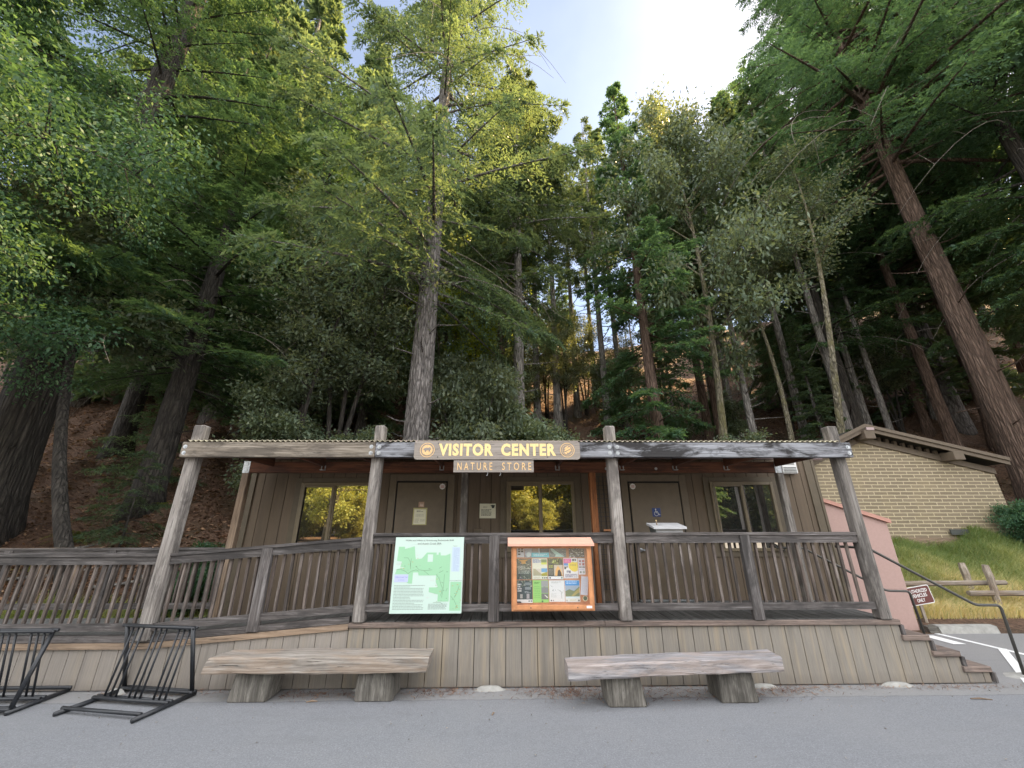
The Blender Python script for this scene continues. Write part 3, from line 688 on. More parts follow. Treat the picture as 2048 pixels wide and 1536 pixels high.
trail([(.32, .39), (.37, .44), (.44, .45), (.52, .51)]); trail([(.44, .45), (.49, .45), (.56, .44)]); trail([(.62, .50), (.67, .56), (.69, .62), (.72, .68), (.70, .78)]); trail([(.74, .50), (.735, .62), (.73, .70), (.715, .80)]); trail([(.66, .48), (.72, .45)]); trail([(.66, .42), (.70, .40)])
trail([(.12, .22), (.14, .17), (.22, .16)], (.3, .5, .32), .002); trail([(.84, .78), (.89, .83), (.94, .93)]); trail([(.89, .80), (.93, .73), (.955, .65)]); trail([(.79, .68), (.77, .72)]); trail([(.6, .86), (.7, .86), (.73, .88)]); trail([(.3, .10), (.55, .09), (.70, .13)], (.55, .62, .58), .002)
for _ in range(46):
    u, v = rg.choice([(rg.uniform(.6, .8), rg.uniform(.45, .85)), (rg.uniform(.85, .98), rg.uniform(.62, .95)), (rg.uniform(.1, .6), rg.uniform(.28, .5))])
    p = mp(u, v); panel(b, p[0]-rg.uniform(.004, .012), p[1]-.003, p[0]+rg.uniform(.004, .012), p[1]+.003, y-.0015, rg.choice([(.16, .25, .17), (.45, .30, .12), (.3, .42, .3)]))
ink = (.12, .14, .13)
scribble(b, *mp(.035, .955), *mp(.47, .635), y, 17, (.17, .21, .19), .0048, rg); scribble(b, *mp(.53, .95), *mp(.80, .875), y, 5, (.17, .21, .19), .0048, rg); scribble(b, *mp(.855, .455), *mp(.94, .15), y-.0006, 20, (.30, .36, .52), .0035, rg)
for p in ((.32, .245), (.04, .365), (.08, .36), (.54, .58), (.5, .8)): q = mp(*p); scribble(b, q[0], q[1]-.01, q[0]+.05, q[1]+.01, y, 2, (.55, .52, .5), .003, rg)
b.col = ink
letter(b, 'Walks and Hikes at Armstrong Redwoods SNR', -1.03, mz1-.046*mh, y-.0005, .66, .026, .006); letter(b, 'and Austin Creek SRA', -1.03, mz1-.088*mh, y-.0005, .32, .024, .006)
q = mp(.855, .122); letter(b, 'Legend', q[0]+.02, q[1], y, .055, .012, .004); q = mp(.90, .585); letter(b, 'Armstrong Map Detail', q[0], q[1], y, .155, .011, .004)
b.col = (.2, .2, .5); q = mp(.128, .535); letter(b, 'Gilliam Creek Trail', q[0], q[1], y-.0016, .155, .018, .0); q = mp(.128, .57); letter(b, 'is Closed', q[0], q[1], y-.0016, .08, .016, .0); b.col = None
b.build('printed_map', 'print', mb_, recalc=False)

# orange display case
CY = FY-.19
cs = thing('display_case', 'orange cedar display case with a salmon lid board and clear front, full of flyers', 'display case', (.62, FY-.1, .85))
b = MB(); cx0, cx1, cz0, cz1 = .085, 1.155, .868, 1.665
for (a, c, d, e) in ((cx0, cz0, cx1, cz0+.04), (cx0, cz1-.03, cx1, cz1), (cx0, cz0+.04, cx0+.03, cz1-.03), (cx1-.03, cz0+.04, cx1, cz1-.03)): b.box(a, CY, c, d, FY-.06, e, 0, .003)
b.box(cx0+.03, FY-.075, cz0+.04, cx1-.03, FY-.062, cz1-.03, 0); b.build('box', 'cedarx' if 'cedarx' in M else 'cedar', cs)
b = MB(); f0 = .018
for (a, c, d, e) in ((cx0+f0, cz0+f0, cx1-f0, cz0+.072), (cx0+f0, cz1-.055, cx1-f0, cz1-.01), (cx0+f0, cz0+.072, cx0+.066, cz1-.055), (cx1-.066, cz0+.072, cx1-f0, cz1-.055)): b.box(a, CY-.022, c, d, CY-.001, e, 0, .003)
dr = b.build('door', 'cedar', cs)
b = MB(); b.disc((.33, cz0+.043), .008, CY-.026, CY-.022, 10); b.disc((.93, cz0+.043), .008, CY-.026, CY-.022, 10); b.build('lock', 'darkink', dr)
b = MB(); b.box(cx0+.067, CY-.012, cz0+.073, cx1-.067, CY-.008, cz1-.056); b.build('pane', 'clear', dr)
b = MB(); b.prism([(FY-.06, 1.742), (CY-.075, 1.668), (CY-.075, 1.640), (FY-.06, 1.712)], 'x', .035, 1.185); b.build('lid', 'cabroof', cs)
b = MB(); b.col = (.72, .74, .78); b.box(1.045, CY-.024, cz0+.036, 1.115, CY-.022, cz0+.062); b.col = None; b.build('label_plate', 'print', cs)
PY = FY-.0765
gx0, gx1, gz0, gz1 = .150, 1.09, .945, 1.612
def fl(name, label, x0, z0, x1, z1, bgc, items, cat='flyer', rot=0.0, mott=None, seed=1):
    """flyer pinned in the case; coordinates are fractions of the window"""
    X0_, X1_, Z0_, Z1_ = gx0+x0*(gx1-gx0), gx0+x1*(gx1-gx0), gz1-z1*(gz1-gz0), gz1-z0*(gz1-gz0)
    o = thing(name, label, cat, ((X0_+X1_)/2, PY, Z0_)); b = MB(); rg = random.Random(seed)
    b.col = bgc; b.box(X0_, PY-.002, Z0_, X1_, PY-.0008, Z1_); b.col = None
    k = 0
    def P(u, v): return (X0_+u*(X1_-X0_), Z1_-v*(Z1_-Z0_))
    if mott:
        cols, (u0, v0, u1, v1), n = mott
        for _ in range(n):
            u, v = rg.uniform(u0, u1), rg.uniform(v0, v1); du, dv = rg.uniform(.03, .10), rg.uniform(.015, .05)
            k += 1; pts = [P(min(max(u+du*math.cos(t)*rg.uniform(.6, 1), u0), u1), min(max(v+dv*math.sin(t)*rg.uniform(.6, 1), v0), v1)) for t in (0, 1.05, 2.1, 3.14, 4.2, 5.24)]
            poly(b, pts[::-1], PY-.0021-k*4e-6, rg.choice(cols))
    for it in items:
        k += 1; y = PY-.0028-k*4e-5
        if it[0] == 'r': p, q = P(it[1], it[4]), P(it[3], it[2]); panel(b, p[0], p[1], q[0], q[1], y, it[5])
        elif it[0] == 's': p, q = P(it[1], it[4]), P(it[3], it[2]); scribble(b, p[0], p[1], q[0], q[1], y, it[6], it[5], it[7] if len(it) > 7 else .0045, rg)
        elif it[0] == 'c':
            c = P(it[1], it[2]); poly(b, [(c[0]+it[3]*math.cos(t*.5236), c[1]+it[3]*math.sin(t*.5236)) for t in range(12)], y, it[4])
        elif it[0] == 'p': poly(b, [P(*q) for q in it[1]], y, it[2])
    if rot:
        c = Vector(((X0_+X1_)/2, PY, (Z0_+Z1_)/2)); mt = Matrix.Translation(c) @ Matrix.Rotation(rot, 4, 'Y') @ Matrix.Translation(-c); b.v = [tuple(mt @ Vector(q)) for q in b.v]
    b.build('sheet', 'print', o, recalc=False)
wt = (.78, .79, .77); dk = (.04, .05, .045); bk = (.02, .025, .025)
forest = [(.05, .08, .05), (.12, .16, .09), (.25, .28, .2), (.03, .04, .03), (.4, .42, .33)]
fl('flyer', 'narrow flyer with a grid of small dark pictures, top row of the case', .01, -.01, .115, .18, (.62, .68, .72), [('r', .15, .05, .48, .25, dk), ('r', .55, .05, .9, .25, dk), ('r', .15, .33, .48, .5, dk), ('r', .55, .33, .9, .5, dk), ('s', .15, .6, .85, .8, dk, 1, .018)])
fl('map_sheet', 'wide blue grey coastal map with an aqua band, top row of the case', .12, -.02, .48, .185, (.30, .34, .36), [('p', ((0, 0), (.3, 0), (.28, .6), (.12, 1), (0, .7)), (.45, .52, .58)), ('c', .17, .72, .032, (.62, .75, .74)), ('r', .32, .1, .55, .45, (.36, .33, .26)), ('r', .62, .02, .99, .52, (.06, .08, .09)), ('r', .28, .56, .99, .97, (.17, .60, .68)), ('s', .36, .64, .9, .9, (.55, .85, .88), 2, .01), ('p', ((.55, 0), (.6, 0), (.62, .6), (.59, .8)), (.5, .68, .72))], 'map', mott=([(.25, .3, .34), (.5, .45, .42), (.18, .2, .24)], (0, 0, 1, .55), 60))
fl('map_sheet', 'grey green relief map with pale winding rivers, top row of the case', .485, -.02, .725, .18, (.20, .25, .23), [('p', ((.02, 0), (.25, .25), (.5, .55), (.9, .95), (.7, .98), (.35, .75), (.1, .4)), (.42, .66, .58)), ('p', ((.3, .95), (.4, .7), (.55, .75), (.7, .98)), (.5, .7, .62)), ('r', .55, .45, .99, .6, (.12, .15, .15))], 'map', mott=([(.12, .15, .14), (.30, .36, .32), (.38, .44, .4)], (0, 0, 1, 1), 70), seed=4)
fl('photo_sheet', 'dark mottled photo sheet of rocks, top right in the case', .765, -.02, .99, .185, (.12, .13, .11), [], 'photo', mott=([(.05, .05, .045), (.4, .42, .40), (.3, .33, .22), (.03, .03, .03), (.6, .64, .66)], (0, 0, 1, 1), 110), seed=8)
fl('flyer', 'dark camouflage green flyer with an orange heading, middle row of the case', .005, .205, .215, .585, (.09, .11, .085), [('p', ((.1, .06), (.85, .04), (.6, .14), (.62, .24), (.35, .26), (.3, .14)), (.50, .27, .05)), ('s', .1, .34, .9, .75, (.4, .46, .40), 7, .007)], mott=(forest+[(.3, .28, .34)], (0, 0, 1, 1), 120), seed=2)
fl('flyer', 'cream flyer with a small landscape picture at the bottom, middle row of the case', .228, .2, .445, .585, (.72, .74, .60), [('s', .05, .03, .58, .22, (.30, .36, .5), 4, .01), ('r', .6, .05, .97, .2, (.22, .3, .12)), ('r', .6, .2, .97, .3, (.62, .68, .10)), ('r', .06, .5, .6, .83, (.40, .38, .24)), ('p', ((.2, .5), (.6, .5), (.6, .75)), (.6, .58, .5)), ('r', .6, .48, .99, .66, (.10, .34, .58)), ('p', ((.6, .74), (.99, .64), (.99, .84), (.6, .84)), (.36, .34, .03)), ('s', .1, .88, .55, .97, (.5, .42, .3), 2), ('c', .68, .93, .009, dk), ('c', .82, .93, .009, dk), ('c', .95, .93, .009, dk)], seed=3)
fl('flyer', 'black flyer with jagged lime letters and a figure by a glowing arch', .455, .2, .67, .585, (.06, .07, .05), [('p', ((.22, .08), (.3, .2), (.36, .08), (.44, .2), (.5, .07), (.58, .2), (.66, .07), (.74, .2), (.82, .07), (.7, .23), (.3, .23)), (.55, .66, .2)), ('s', .05, .33, .35, .46, (.4, .45, .08), 2, .01), ('p', ((.4, .32), (.98, .32), (.98, .84), (.4, .84)), (.55, .48, .38)), ('p', ((.5, .55), (.66, .36), (.86, .56), (.95, .84), (.45, .84)), (.75, .42, .12)), ('p', ((.66, .58), (.76, .54), (.86, .66), (.9, .84), (.6, .84)), (.01, .01, .01)), ('s', .05, .5, .36, .8, (.2, .22, .2), 5), ('r', 0, .86, 1, 1, wt), ('c', .12, .93, .011, dk), ('c', .9, .93, .012, (.2, .3, .2))], mott=([(.2, .25, .05), (.1, .12, .03), (.03, .04, .02)], (0, 0, 1, .3), 50), seed=5)
fl('flyer', 'flyer with a pink block, a yellow splash and drawn bicycles, middle row of the case', .68, .195, .885, .57, (.74, .75, .76), [('r', .02, .03, .55, .26, (.68, .13, .33)), ('s', .1, .06, .48, .22, (.8, .35, .5), 3, .006), ('r', .02, .26, .32, .38, (.08, .26, .58)), ('p', ((.62, .03), (.7, .15), (.66, .18)), dk), ('s', .62, .05, .95, .15, dk, 1, .02), ('p', ((.34, .28), (.5, .24), (.66, .18), (.8, .22), (.97, .2), (1, .4), (.97, .62), (.8, .68), (.62, .66), (.5, .6), (.36, .48)), (.78, .62, .06)), ('s', .45, .3, .9, .4, (.45, .35, .05), 2, .006), ('s', .05, .42, .3, .55, bk, 3, .012), ('s', .2, .62, .5, .72, bk, 2, .01), ('c', .3, .66, .014, (.3, .32, .4)), ('c', .42, .70, .014, (.2, .2, .25)), ('s', .1, .78, .95, .95, (.28, .28, .36), 4, .009)], seed=6)
fl('flyer', 'narrow pale flyer with four red portraits, right end of the middle row in the case', .893, .2, .99, .5, (.66, .70, .78), [('r', .12, .12, .42, .24, (.34, .16, .16)), ('r', .58, .12, .92, .24, (.5, .15, .15)), ('r', .12, .3, .42, .45, (.48, .25, .24)), ('r', .58, .3, .92, .45, (.4, .15, .16)), ('s', .08, .5, .95, .6, dk, 1, .013), ('s', .1, .65, .8, .72, (.3, .35, .5), 2, .004), ('c', .3, .86, .014, (.2, .24, .22)), ('c', .76, .86, .016, (.3, .38, .34))], seed=7)
fl('flyer', 'dark teal flyer with pale text bars over forest photos, bottom row of the case', .008, .60, .225, 1.0, (.05, .075, .075), [('s', .04, .14, .3, .52, (.66, .68, .66), 4, .017), ('r', .5, .1, .95, .22, (.2, .24, .24)), ('r', .52, .3, .9, .42, (.24, .28, .28)), ('s', .5, .48, .9, .58, (.4, .44, .44), 2, .006), ('r', .2, .62, .36, .8, (.45, .44, .4)), ('r', .62, .6, .8, .82, (.38, .36, .36)), ('r', 0, .85, 1, 1, wt), ('p', ((0, .93), (.22, .93), (.3, 1), (0, 1)), bk), ('c', .78, .92, .009, dk), ('c', .92, .92, .012, (.25, .27, .3))], mott=(forest, (0, 0, 1, .3), 40), seed=9)
fl('flyer', 'bright green flyer with grey nature photos down its side, bottom row of the case', .232, .60, .452, .995, (.32, .64, .17), [('r', .54, .02, .98, .3, (.34, .35, .33)), ('r', .54, .32, .98, .58, (.24, .25, .24)), ('r', .54, .6, .98, .86, (.18, .19, .16)), ('p', ((.72, .66), (.78, .66), (.97, .78), (.9, .8)), (.75, .74, .68)), ('s', .1, .08, .45, .16, (.12, .3, .06), 2, .008), ('s', .1, .25, .48, .8, (.16, .42, .09), 7, .004), ('c', .6, .95, .012, (.1, .2, .08))], mott=([(.6, .62, .6), (.1, .11, .1), (.35, .4, .33)], (.56, .03, .97, .56), 40), seed=10)
fl('flyer', 'white flyer with a pencil drawing of a bare tree, bottom row of the case', .462, .605, .68, .985, (.74, .76, .74), [('s', .15, .05, .8, .14, (.45, .48, .45), 2, .006), ('p', ((.1, .22), (.24, .32), (.26, .34), (.12, .26)), (.28, .3, .3)), ('p', ((.2, .46), (.3, .42), (.26, .52)), (.3, .32, .3)), ('p', ((.36, .36), (.44, .5), (.4, .48)), (.3, .32, .3)), ('p', ((.78, .85), (.76, .55), (.5, .4), (.78, .5), (.8, .55), (.82, .85)), (.46, .48, .46)), ('p', ((.79, .6), (.96, .45), (.81, .64)), (.5, .5, .48)), ('s', .12, .6, .5, .8, (.55, .58, .56), 6, .004), ('c', .12, .94, .009, dk), ('c', .25, .94, .009, (.4, .3, .3))], seed=11)
fl('flyer', 'flyer with a blue heading over a mountain photo, bottom row of the case', .687, .60, .895, .99, (.70, .74, .70), [('r', .02, .02, .98, .25, (.06, .28, .64)), ('s', .1, .05, .85, .19, (.45, .65, .85), 2, .011), ('r', .02, .25, .98, .75, (.34, .42, .50)), ('p', ((.02, .5), (.3, .42), (.6, .5), (.98, .3), (.98, .75), (.02, .75)), (.20, .24, .12)), ('p', ((.4, .72), (.98, .35), (.98, .55), (.55, .74)), (.42, .36, .12)), ('r', .02, .75, .98, .82, (.62, .76, .80)), ('s', .3, .88, .7, .96, (.6, .55, .3), 2), ('c', .1, .93, .011, (.5, .5, .46)), ('c', .9, .93, .012, (.2, .22, .2))], seed=12)
fl('notice_sheet', 'plain pale notice hanging crooked at the right edge of the case', .915, .53, 1.015, .87, (.66, .69, .76), [('s', .12, .1, .88, .85, (.55, .58, .68), 16, .003), ('r', .05, .02, .9, .035, (.6, .25, .25))], 'notice', rot=R_(6), seed=13)
fl('sticker', 'round forest emblem sticker in the bottom right corner of the case', .935, .875, .995, .985, (.58, .25, .09), [('c', .5, .5, .034, (.68, .66, .42)), ('c', .5, .45, .026, (.10, .15, .08))], 'sticker', seed=14)

def sheet(name, label, cat, x0, z0, x1, z1, y, bgc, items, seed=1, rim=None):
    o = thing(name, label, cat, ((x0+x1)/2, y, z0)); b = MB(); rg = random.Random(seed)
    b.col = bgc; b.box(x0, y-.004, z0, x1, y, z1, 0, .0015); b.col = None
    P = lambda u, v: (x0+u*(x1-x0), z1-v*(z1-z0))
    for k, it in enumerate(items):
        yy = y-.0045-k*3e-4
        if it[0] == 'r': p, q = P(it[1], it[4]), P(it[3], it[2]); panel(b, p[0], p[1], q[0], q[1], yy, it[5])
        elif it[0] == 's': p, q = P(it[1], it[4]), P(it[3], it[2]); scribble(b, p[0], p[1], q[0], q[1], yy, it[6], it[5], it[7] if len(it) > 7 else .004, rg)
        elif it[0] == 'c': c = P(it[1], it[2]); poly(b, [(c[0]+it[3]*math.cos(t*.3927), c[1]+it[3]*math.sin(t*.3927)) for t in range(16)], yy, it[4])
        elif it[0] == 'p': poly(b, [P(*q) for q in it[1]], yy, it[2])
    b.build('sheet', 'print', o, recalc=False); return o
DYF = WY-.051
sheet('paper_notice', 'yellowed paper notice in a clear sleeve taped to the left door', 'notice', -1.61, 1.905, -1.365, 2.19, DYF, (.42, .38, .16), [('r', .08, .09, .92, .95, (.66, .63, .47)), ('s', .25, .16, .75, .24, dk, 2, .006), ('s', .2, .36, .8, .52, (.25, .24, .2), 3), ('s', .15, .62, .45, .9, (.35, .32, .22), 4, .006), ('s', .55, .65, .9, .8, (.3, .28, .2), 3)])
sheet('paper_notice', 'small brownish picture card taped above the paper notice on the left door', 'notice', -1.525, 2.20, -1.425, 2.29, DYF, (.36, .22, .15), [('p', ((.2, .8), (.4, .2), (.6, .6), (.8, .2), (.9, .9)), (.55, .42, .34))])
sheet('wall_notice', 'cream notice plate with a leaf drawing on the wall beside the middle window', 'notice', -.455, 2.015, -.17, 2.26, WY-.001, (.60, .58, .44), [('r', .03, .03, .97, .97, (.64, .62, .48)), ('s', .22, .2, .65, .27, dk, 1, .009), ('s', .1, .38, .75, .85, dk, 6, .009), ('p', ((.66, .14), (.78, .08), (.95, .1), (.9, .3), (.78, .32), (.74, .2)), dk)])
for x, y_, lb in ((-1.125, DYF, 'round white alarm sticker on the upper right corner of the left door'), (2.29, DYF, 'round white alarm sticker on the upper left corner of the right door')):
    o = thing('alarm_sticker', lb, 'sticker', (x, y_, 2.55), group='alarm stickers on the doors'); b = MB()
    b.col = (.72, .70, .68); b.disc((x, 2.55), .052, y_-.003, y_, 8); b.col = (.5, .2, .18); b.box(x-.03, y_-.0045, 2.555, x+.03, y_-.0032, 2.567); b.box(x-.03, y_-.0045, 2.533, x+.03, y_-.0032, 2.545); b.col = None
    b.build('sticker', 'print', o, recalc=False)
o = thing('accessible_sign', 'small blue square wheelchair sign on the right door', 'sign', (2.66, DYF, 2.04)); b = MB(); b.box(2.588, DYF-.004, 2.035, 2.738, DYF, 2.18, 0, .002); b.build('plate', 'blue', o)
b = MB(); cx, cz, yy = 2.663, 2.095, DYF-.006
b.disc((cx-.012, cz+.062), .011, yy, yy+.0015, 12)
def stroke(pts, wd=.011):
    for p, q in zip(pts[:-1], pts[1:]):
        d = Vector((q[0]-p[0], q[1]-p[1])); n_ = Vector((-d.y, d.x)).normalized()*wd/2; e_ = d.normalized()*wd*.3
        b.add([(p[0]+n_.x-e_.x, yy, p[1]+n_.y-e_.y), (p[0]-n_.x-e_.x, yy, p[1]-n_.y-e_.y), (q[0]-n_.x+e_.x, yy, q[1]-n_.y+e_.y), (q[0]+n_.x+e_.x, yy, q[1]+n_.y+e_.y)], [(0, 1, 2, 3)])
stroke([(cx-.012, cz+.045), (cx-.008, cz+.005), (cx+.025, cz+.003), (cx+.042, cz-.03), (cx+.056, cz-.025)]); stroke([(cx-.01, cz+.025), (cx+.018, cz+.025)])
stroke([(cx-.006+.036*math.cos(R_(t)), cz-.01+.036*math.sin(R_(t))) for t in range(110, 345, 18)], .009); b.build('wheelchair_symbol', 'white', o)
o = thing('vent_box', 'white louvred vent box high on the wall at the right end of the porch', 'vent', (5.2, WY, 2.78)); b = MB(); b.box(5.06, WY-.09, 2.775, 5.345, WY-.002, 3.03, 0, .012)
b.build('case', 'white', o); b = MB()
for i in range(4): b.box(5.085, WY-.094, 2.795+i*.026, 5.32, WY-.0905, 2.808+i*.026)
b.build('louvre', 'darkink', o); b = MB(); b.box(5.10, WY-.093, 2.93, 5.30, WY-.0905, 2.985); b.build('faded_label', 'concrete', o)
o = thing('outlet_box', 'small tan box on the wall below the cream notice plate', 'box', (-.47, WY, 1.76)); b = MB(); b.box(-.545, WY-.07, 1.74, -.40, WY-.002, 1.845, 0, .012); b.build('case', 'door', o); b = MB(); b.box(-.52, WY-.074, 1.76, -.425, WY-.0705, 1.815, 0, .002); b.build('lid', 'trim', o)
o = thing('wire_rack', 'black wire grid rack on the wall between the orange post and the right door', 'rack', (1.85, WY, .9)); b = MB()
for i in range(7): x = 1.60+i*.075; b.tube([(x, WY-.06, .90), (x, WY-.06, 2.72)], .005, 5)
for i in range(25): z = .9+i*.0758; b.tube([(1.59, WY-.066, z), (2.06, WY-.066, z)], .004, 5)
for z in (1.0, 2.6): b.tube([(1.62, WY-.06, z), (1.62, WY-.003, z)], .006, 5); b.tube([(2.03, WY-.06, z), (2.03, WY-.003, z)], .006, 5)
b.build('grid', 'blackmetal', o); b = MB(); b.box(1.70, WY-.10, 1.80, 1.82, WY-.068, 1.83, 0, .003); b.build('bracket', 'cedar', o)
o = thing('brochure_box', 'pale wooden brochure box with a sloped lid on the railing before the right door', 'box', (2.35, FY+.1, 1.77))
b = MB(); b.box(2.14, FY+.03, 1.775, 2.53, FY+.24, 1.845, 0, .004); b.build('box', 'brochure', o); b = MB(); b.prism([(FY-.02, 1.846), (FY-.02, 1.875), (FY+.28, 1.93), (FY+.28, 1.90)], 'x', 2.10, 2.57); b.build('lid', 'brochure', o)
b = MB(); b.prism([(FY+.0, 1.775), (FY+.02, 1.845), (FY+.26, 1.895), (FY+.20, 1.775)], 'x', 2.125, 2.139); b.build('side_bracket', 'darkink', o)
o = thing('pencil', 'short pale pencil stub standing on the brochure box lid', 'pencil', (2.2, FY+.1, 1.90)); b = MB(); b.tube([(2.195, FY+.1, 1.897), (2.188, FY+.1, 1.955)], .009, 8); b.tube([(2.188, FY+.1, 1.955), (2.186, FY+.1, 1.972)], [.009, .003], 8, 1); b.build('stick', ['rampcapz', 'gold'], o)

# ------------------------------------------------------------------ benches
def rough_slab(b, prof, xs, jit, seed, twist=lambda x: (0, 0), mi=0):
    """hewn slab: (y,z) profile swept along x with uneven edges"""
    rg = random.Random(seed); n = len(prof); vs = []; fs = []
    ph = [(rg.uniform(0, 6), rg.uniform(0, 6)) for _ in prof]
    for x in xs:
        ty, tz = twist(x)
        for k, (y, z) in enumerate(prof):
            a, c = ph[k]
            vs.append((x+rg.uniform(-.003, .003), y+ty+jit*(math.sin(x*3.1+a)*.6+math.sin(x*9+c)*.4)+rg.uniform(-.3, .3)*jit, z+tz+jit*(math.sin(x*2.7+c)*.6+math.sin(x*11+a)*.4)+rg.uniform(-.3, .3)*jit))
    for i in range(len(xs)-1):
        for k in range(n): fs.append((i*n+k, i*n+(k+1) % n, (i+1)*n+(k+1) % n, (i+1)*n+k))
    fs += [tuple(range(n)), tuple((len(xs)-1)*n+k for k in range(n-1, -1, -1))]
    b.add(vs, fs, mi)
def block(root, x0, x1, y0, y1, z1, seed, lean=0.0):
    rg = random.Random(seed); b = MB(); bm = bmesh.new(); bmesh.ops.create_cube(bm, size=1)
    bmesh.ops.bevel(bm, geom=bm.edges[:], offset=.035, segments=2, affect='EDGES'); bmesh.ops.subdivide_edges(bm, edges=bm.edges[:], cuts=2, use_grid_fill=True)
    bm.verts.index_update(); vs = []
    for q in bm.verts:
        p = q.co; t = .06*(.5-p.z)
        vs.append(((x0+x1)/2+p.x*(x1-x0)*(1+t)+rg.uniform(-.003, .003)+lean*(.5-p.z)*.05, (y0+y1)/2+p.y*(y1-y0)*(1+t*.5)+rg.uniform(-.003, .003), z1*(p.z+.5)+rg.uniform(-.002, .002)))
    b.add(vs, [[q.index for q in f.verts] for f in bm.faces]); bm.free(); b.build('leg', 'blockz', root)
bn = thing('bench', 'brownish hewn timber bench with a split left end on two wooden blocks', 'bench', (-2.2, 5.58, 0), group='timber benches')
b = MB(); prof = [(5.352, .305), (5.342, .32), (5.34, .40), (5.342, .452), (5.358, .466), (5.50, .47), (5.675, .470), (5.69, .455), (5.69, .33), (5.67, .305)]
rough_slab(b, prof, [-3.47+i*(2.59/26) for i in range(27)], .006, 5)
vs = []
for (x, y, z) in b.v:
    if x < -3.05: # chamfered, split left end
        k = min(1, (-3.05-x)/.42); x = x+.16*k*max(0, (z-.33)/.13)*(.25+.75*(y-5.33)/.46)
    if x > -.98: x = x-.05*max(0, (.47-z)/.16)*.6
    vs.append((x, y, z))
b.v = vs; b.build('seat', 'benchx', bn)
block(bn, -3.13, -2.70, 5.46, 5.78, .312, 3, -1); block(bn, -1.72, -1.30, 5.45, 5.77, .312, 4, 0)
bn = thing('bench', 'greyer squared timber bench with a pale worn strip below the orange display case', 'bench', (1.95, 5.42, 0), group='timber benches')
b = MB(); tw = lambda x: (.055*(x-1.9), .012*(x-1.9))
prof = [(5.172, .31), (5.162, .325), (5.162, .39), (5.162, .438), (5.176, .450), (5.30, .455), (5.425, .46), (5.44, .445), (5.44, .33), (5.42, .31)]
rough_slab(b, prof, [.70+i*(2.50/26) for i in range(27)], .006, 9, tw); b.v = [(x-.05*max(0, (5.40-y))/.2*(x < .8) if False else x, y, z) for x, y, z in b.v]; b.build('seat', 'benchgreyx', bn)
block(bn, 1.12, 1.53, 5.24, 5.55, .303, 13, 1); block(bn, 2.45, 2.86, 5.32, 5.63, .318, 14, .5)

# ------------------------------------------------------------------ bicycle racks
def bike_rack(label, cx, cy, rz):
    t = thing('bike_rack', label, 'bike rack', (cx, cy, 0), 0, 'bicycle racks')
    L = lambda x, y, z: (cx+x, cy+y, z)
    w_, d = .49, .33
    b = MB()
    for s in (-1, 1): b.tube([L(s*w_, -d-.03, .025), L(s*w_, d+.02, .025)], .024, 8)
    for (y, x0, x1) in ((-d+.05, -w_-.03, w_+.0), (.0, -w_-.02, w_+.01), (.045, -w_-.01, w_+.01), (d, -w_, w_+.02), (d-.045, -w_, w_+.02)): b.tube([L(x0, y, .05), L(x1, y, .05)], .019, 8)
    b.build('base_frame', 'blackmetal', t, True)
    ty, tz = .12, .745
    for s in (-1, 1):
        b = MB(); b.tube([L(s*(w_-.01), d-.02, .045), L(s*(w_-.02), ty, tz+.015)], .023, 8); b.build('leg', 'blackmetal', t, True)
    b = MB(); b.tube([L(-w_-.03, ty, tz), L(w_+.0, ty, tz)], .019, 8); b.tube([L(-w_-.03, ty+.045, tz-.005), L(w_+.0, ty+.045, tz-.005)], .016, 8); b.build('top_bar', 'blackmetal', t, True)
    for g in (-.31, .02, .35):
        for k in (-.075, 0, .075):
            b = MB(); b.tube([L(g+k, .02, .045), L(g+k, ty+.02, tz)], .0115, 6); b.build('wheel_bar', 'blackmetal', t, True)
    t.rotation_euler.z = rz
    return t
bike_rack('black tubular bike rack standing nearer the benches, turned slightly askew', -4.245, 5.42, R_(-10))
bike_rack('black tubular bike rack cut off by the left picture edge, its slanted leg rising backward', -5.82, 5.53, R_(180))

# ------------------------------------------------------------------ concrete footings, needles and litter by the skirt
def footing(label, cx, cy, rx, ry, h, seed):
    rg = random.Random(seed); b = MB(); n = 18; vs = [(cx, cy, h)]; fs = []
    for r_, z in ((.55, h*.92), (1, .0)):
        for i in range(n): t = 2*math.pi*i/n; q = r_*(1+.09*math.sin(2*t+seed)+rg.uniform(-.05, .05)); vs.append((cx+rx*q*math.cos(t), cy+ry*q*math.sin(t), z))
    for i in range(n): j = (i+1) % n; fs += [(0, 1+i, 1+j), (1+i, 1+n+i, 1+n+j, 1+j)]
    o = b.add(vs, fs).build('concrete_patch', 'concrete', None, True); tag(o, label, 'concrete patch', 'concrete patches along the skirt')
footing('low concrete patch at the skirt foot midway between the benches', -.19, 5.76, .19, .06, .045, 1)
footing('concrete patch at the skirt foot by the right end of the grey bench', 3.22, 5.76, .17, .055, .04, 2)
footing('concrete patch at the skirt foot below the porch steps', 4.92, 5.78, .20, .06, .04, 3)
footing('pale concrete patch behind the nearer bike rack', -4.70, 5.76, .12, .05, .05, 4)
footing('concrete patch at the skirt foot under the right half of the left bench', -1.72, 5.79, .16, .045, .04, 6)
footing('pale worn concrete patch on the asphalt beyond the lowest porch step', 6.95, 6.05, .32, .16, .014, 5)

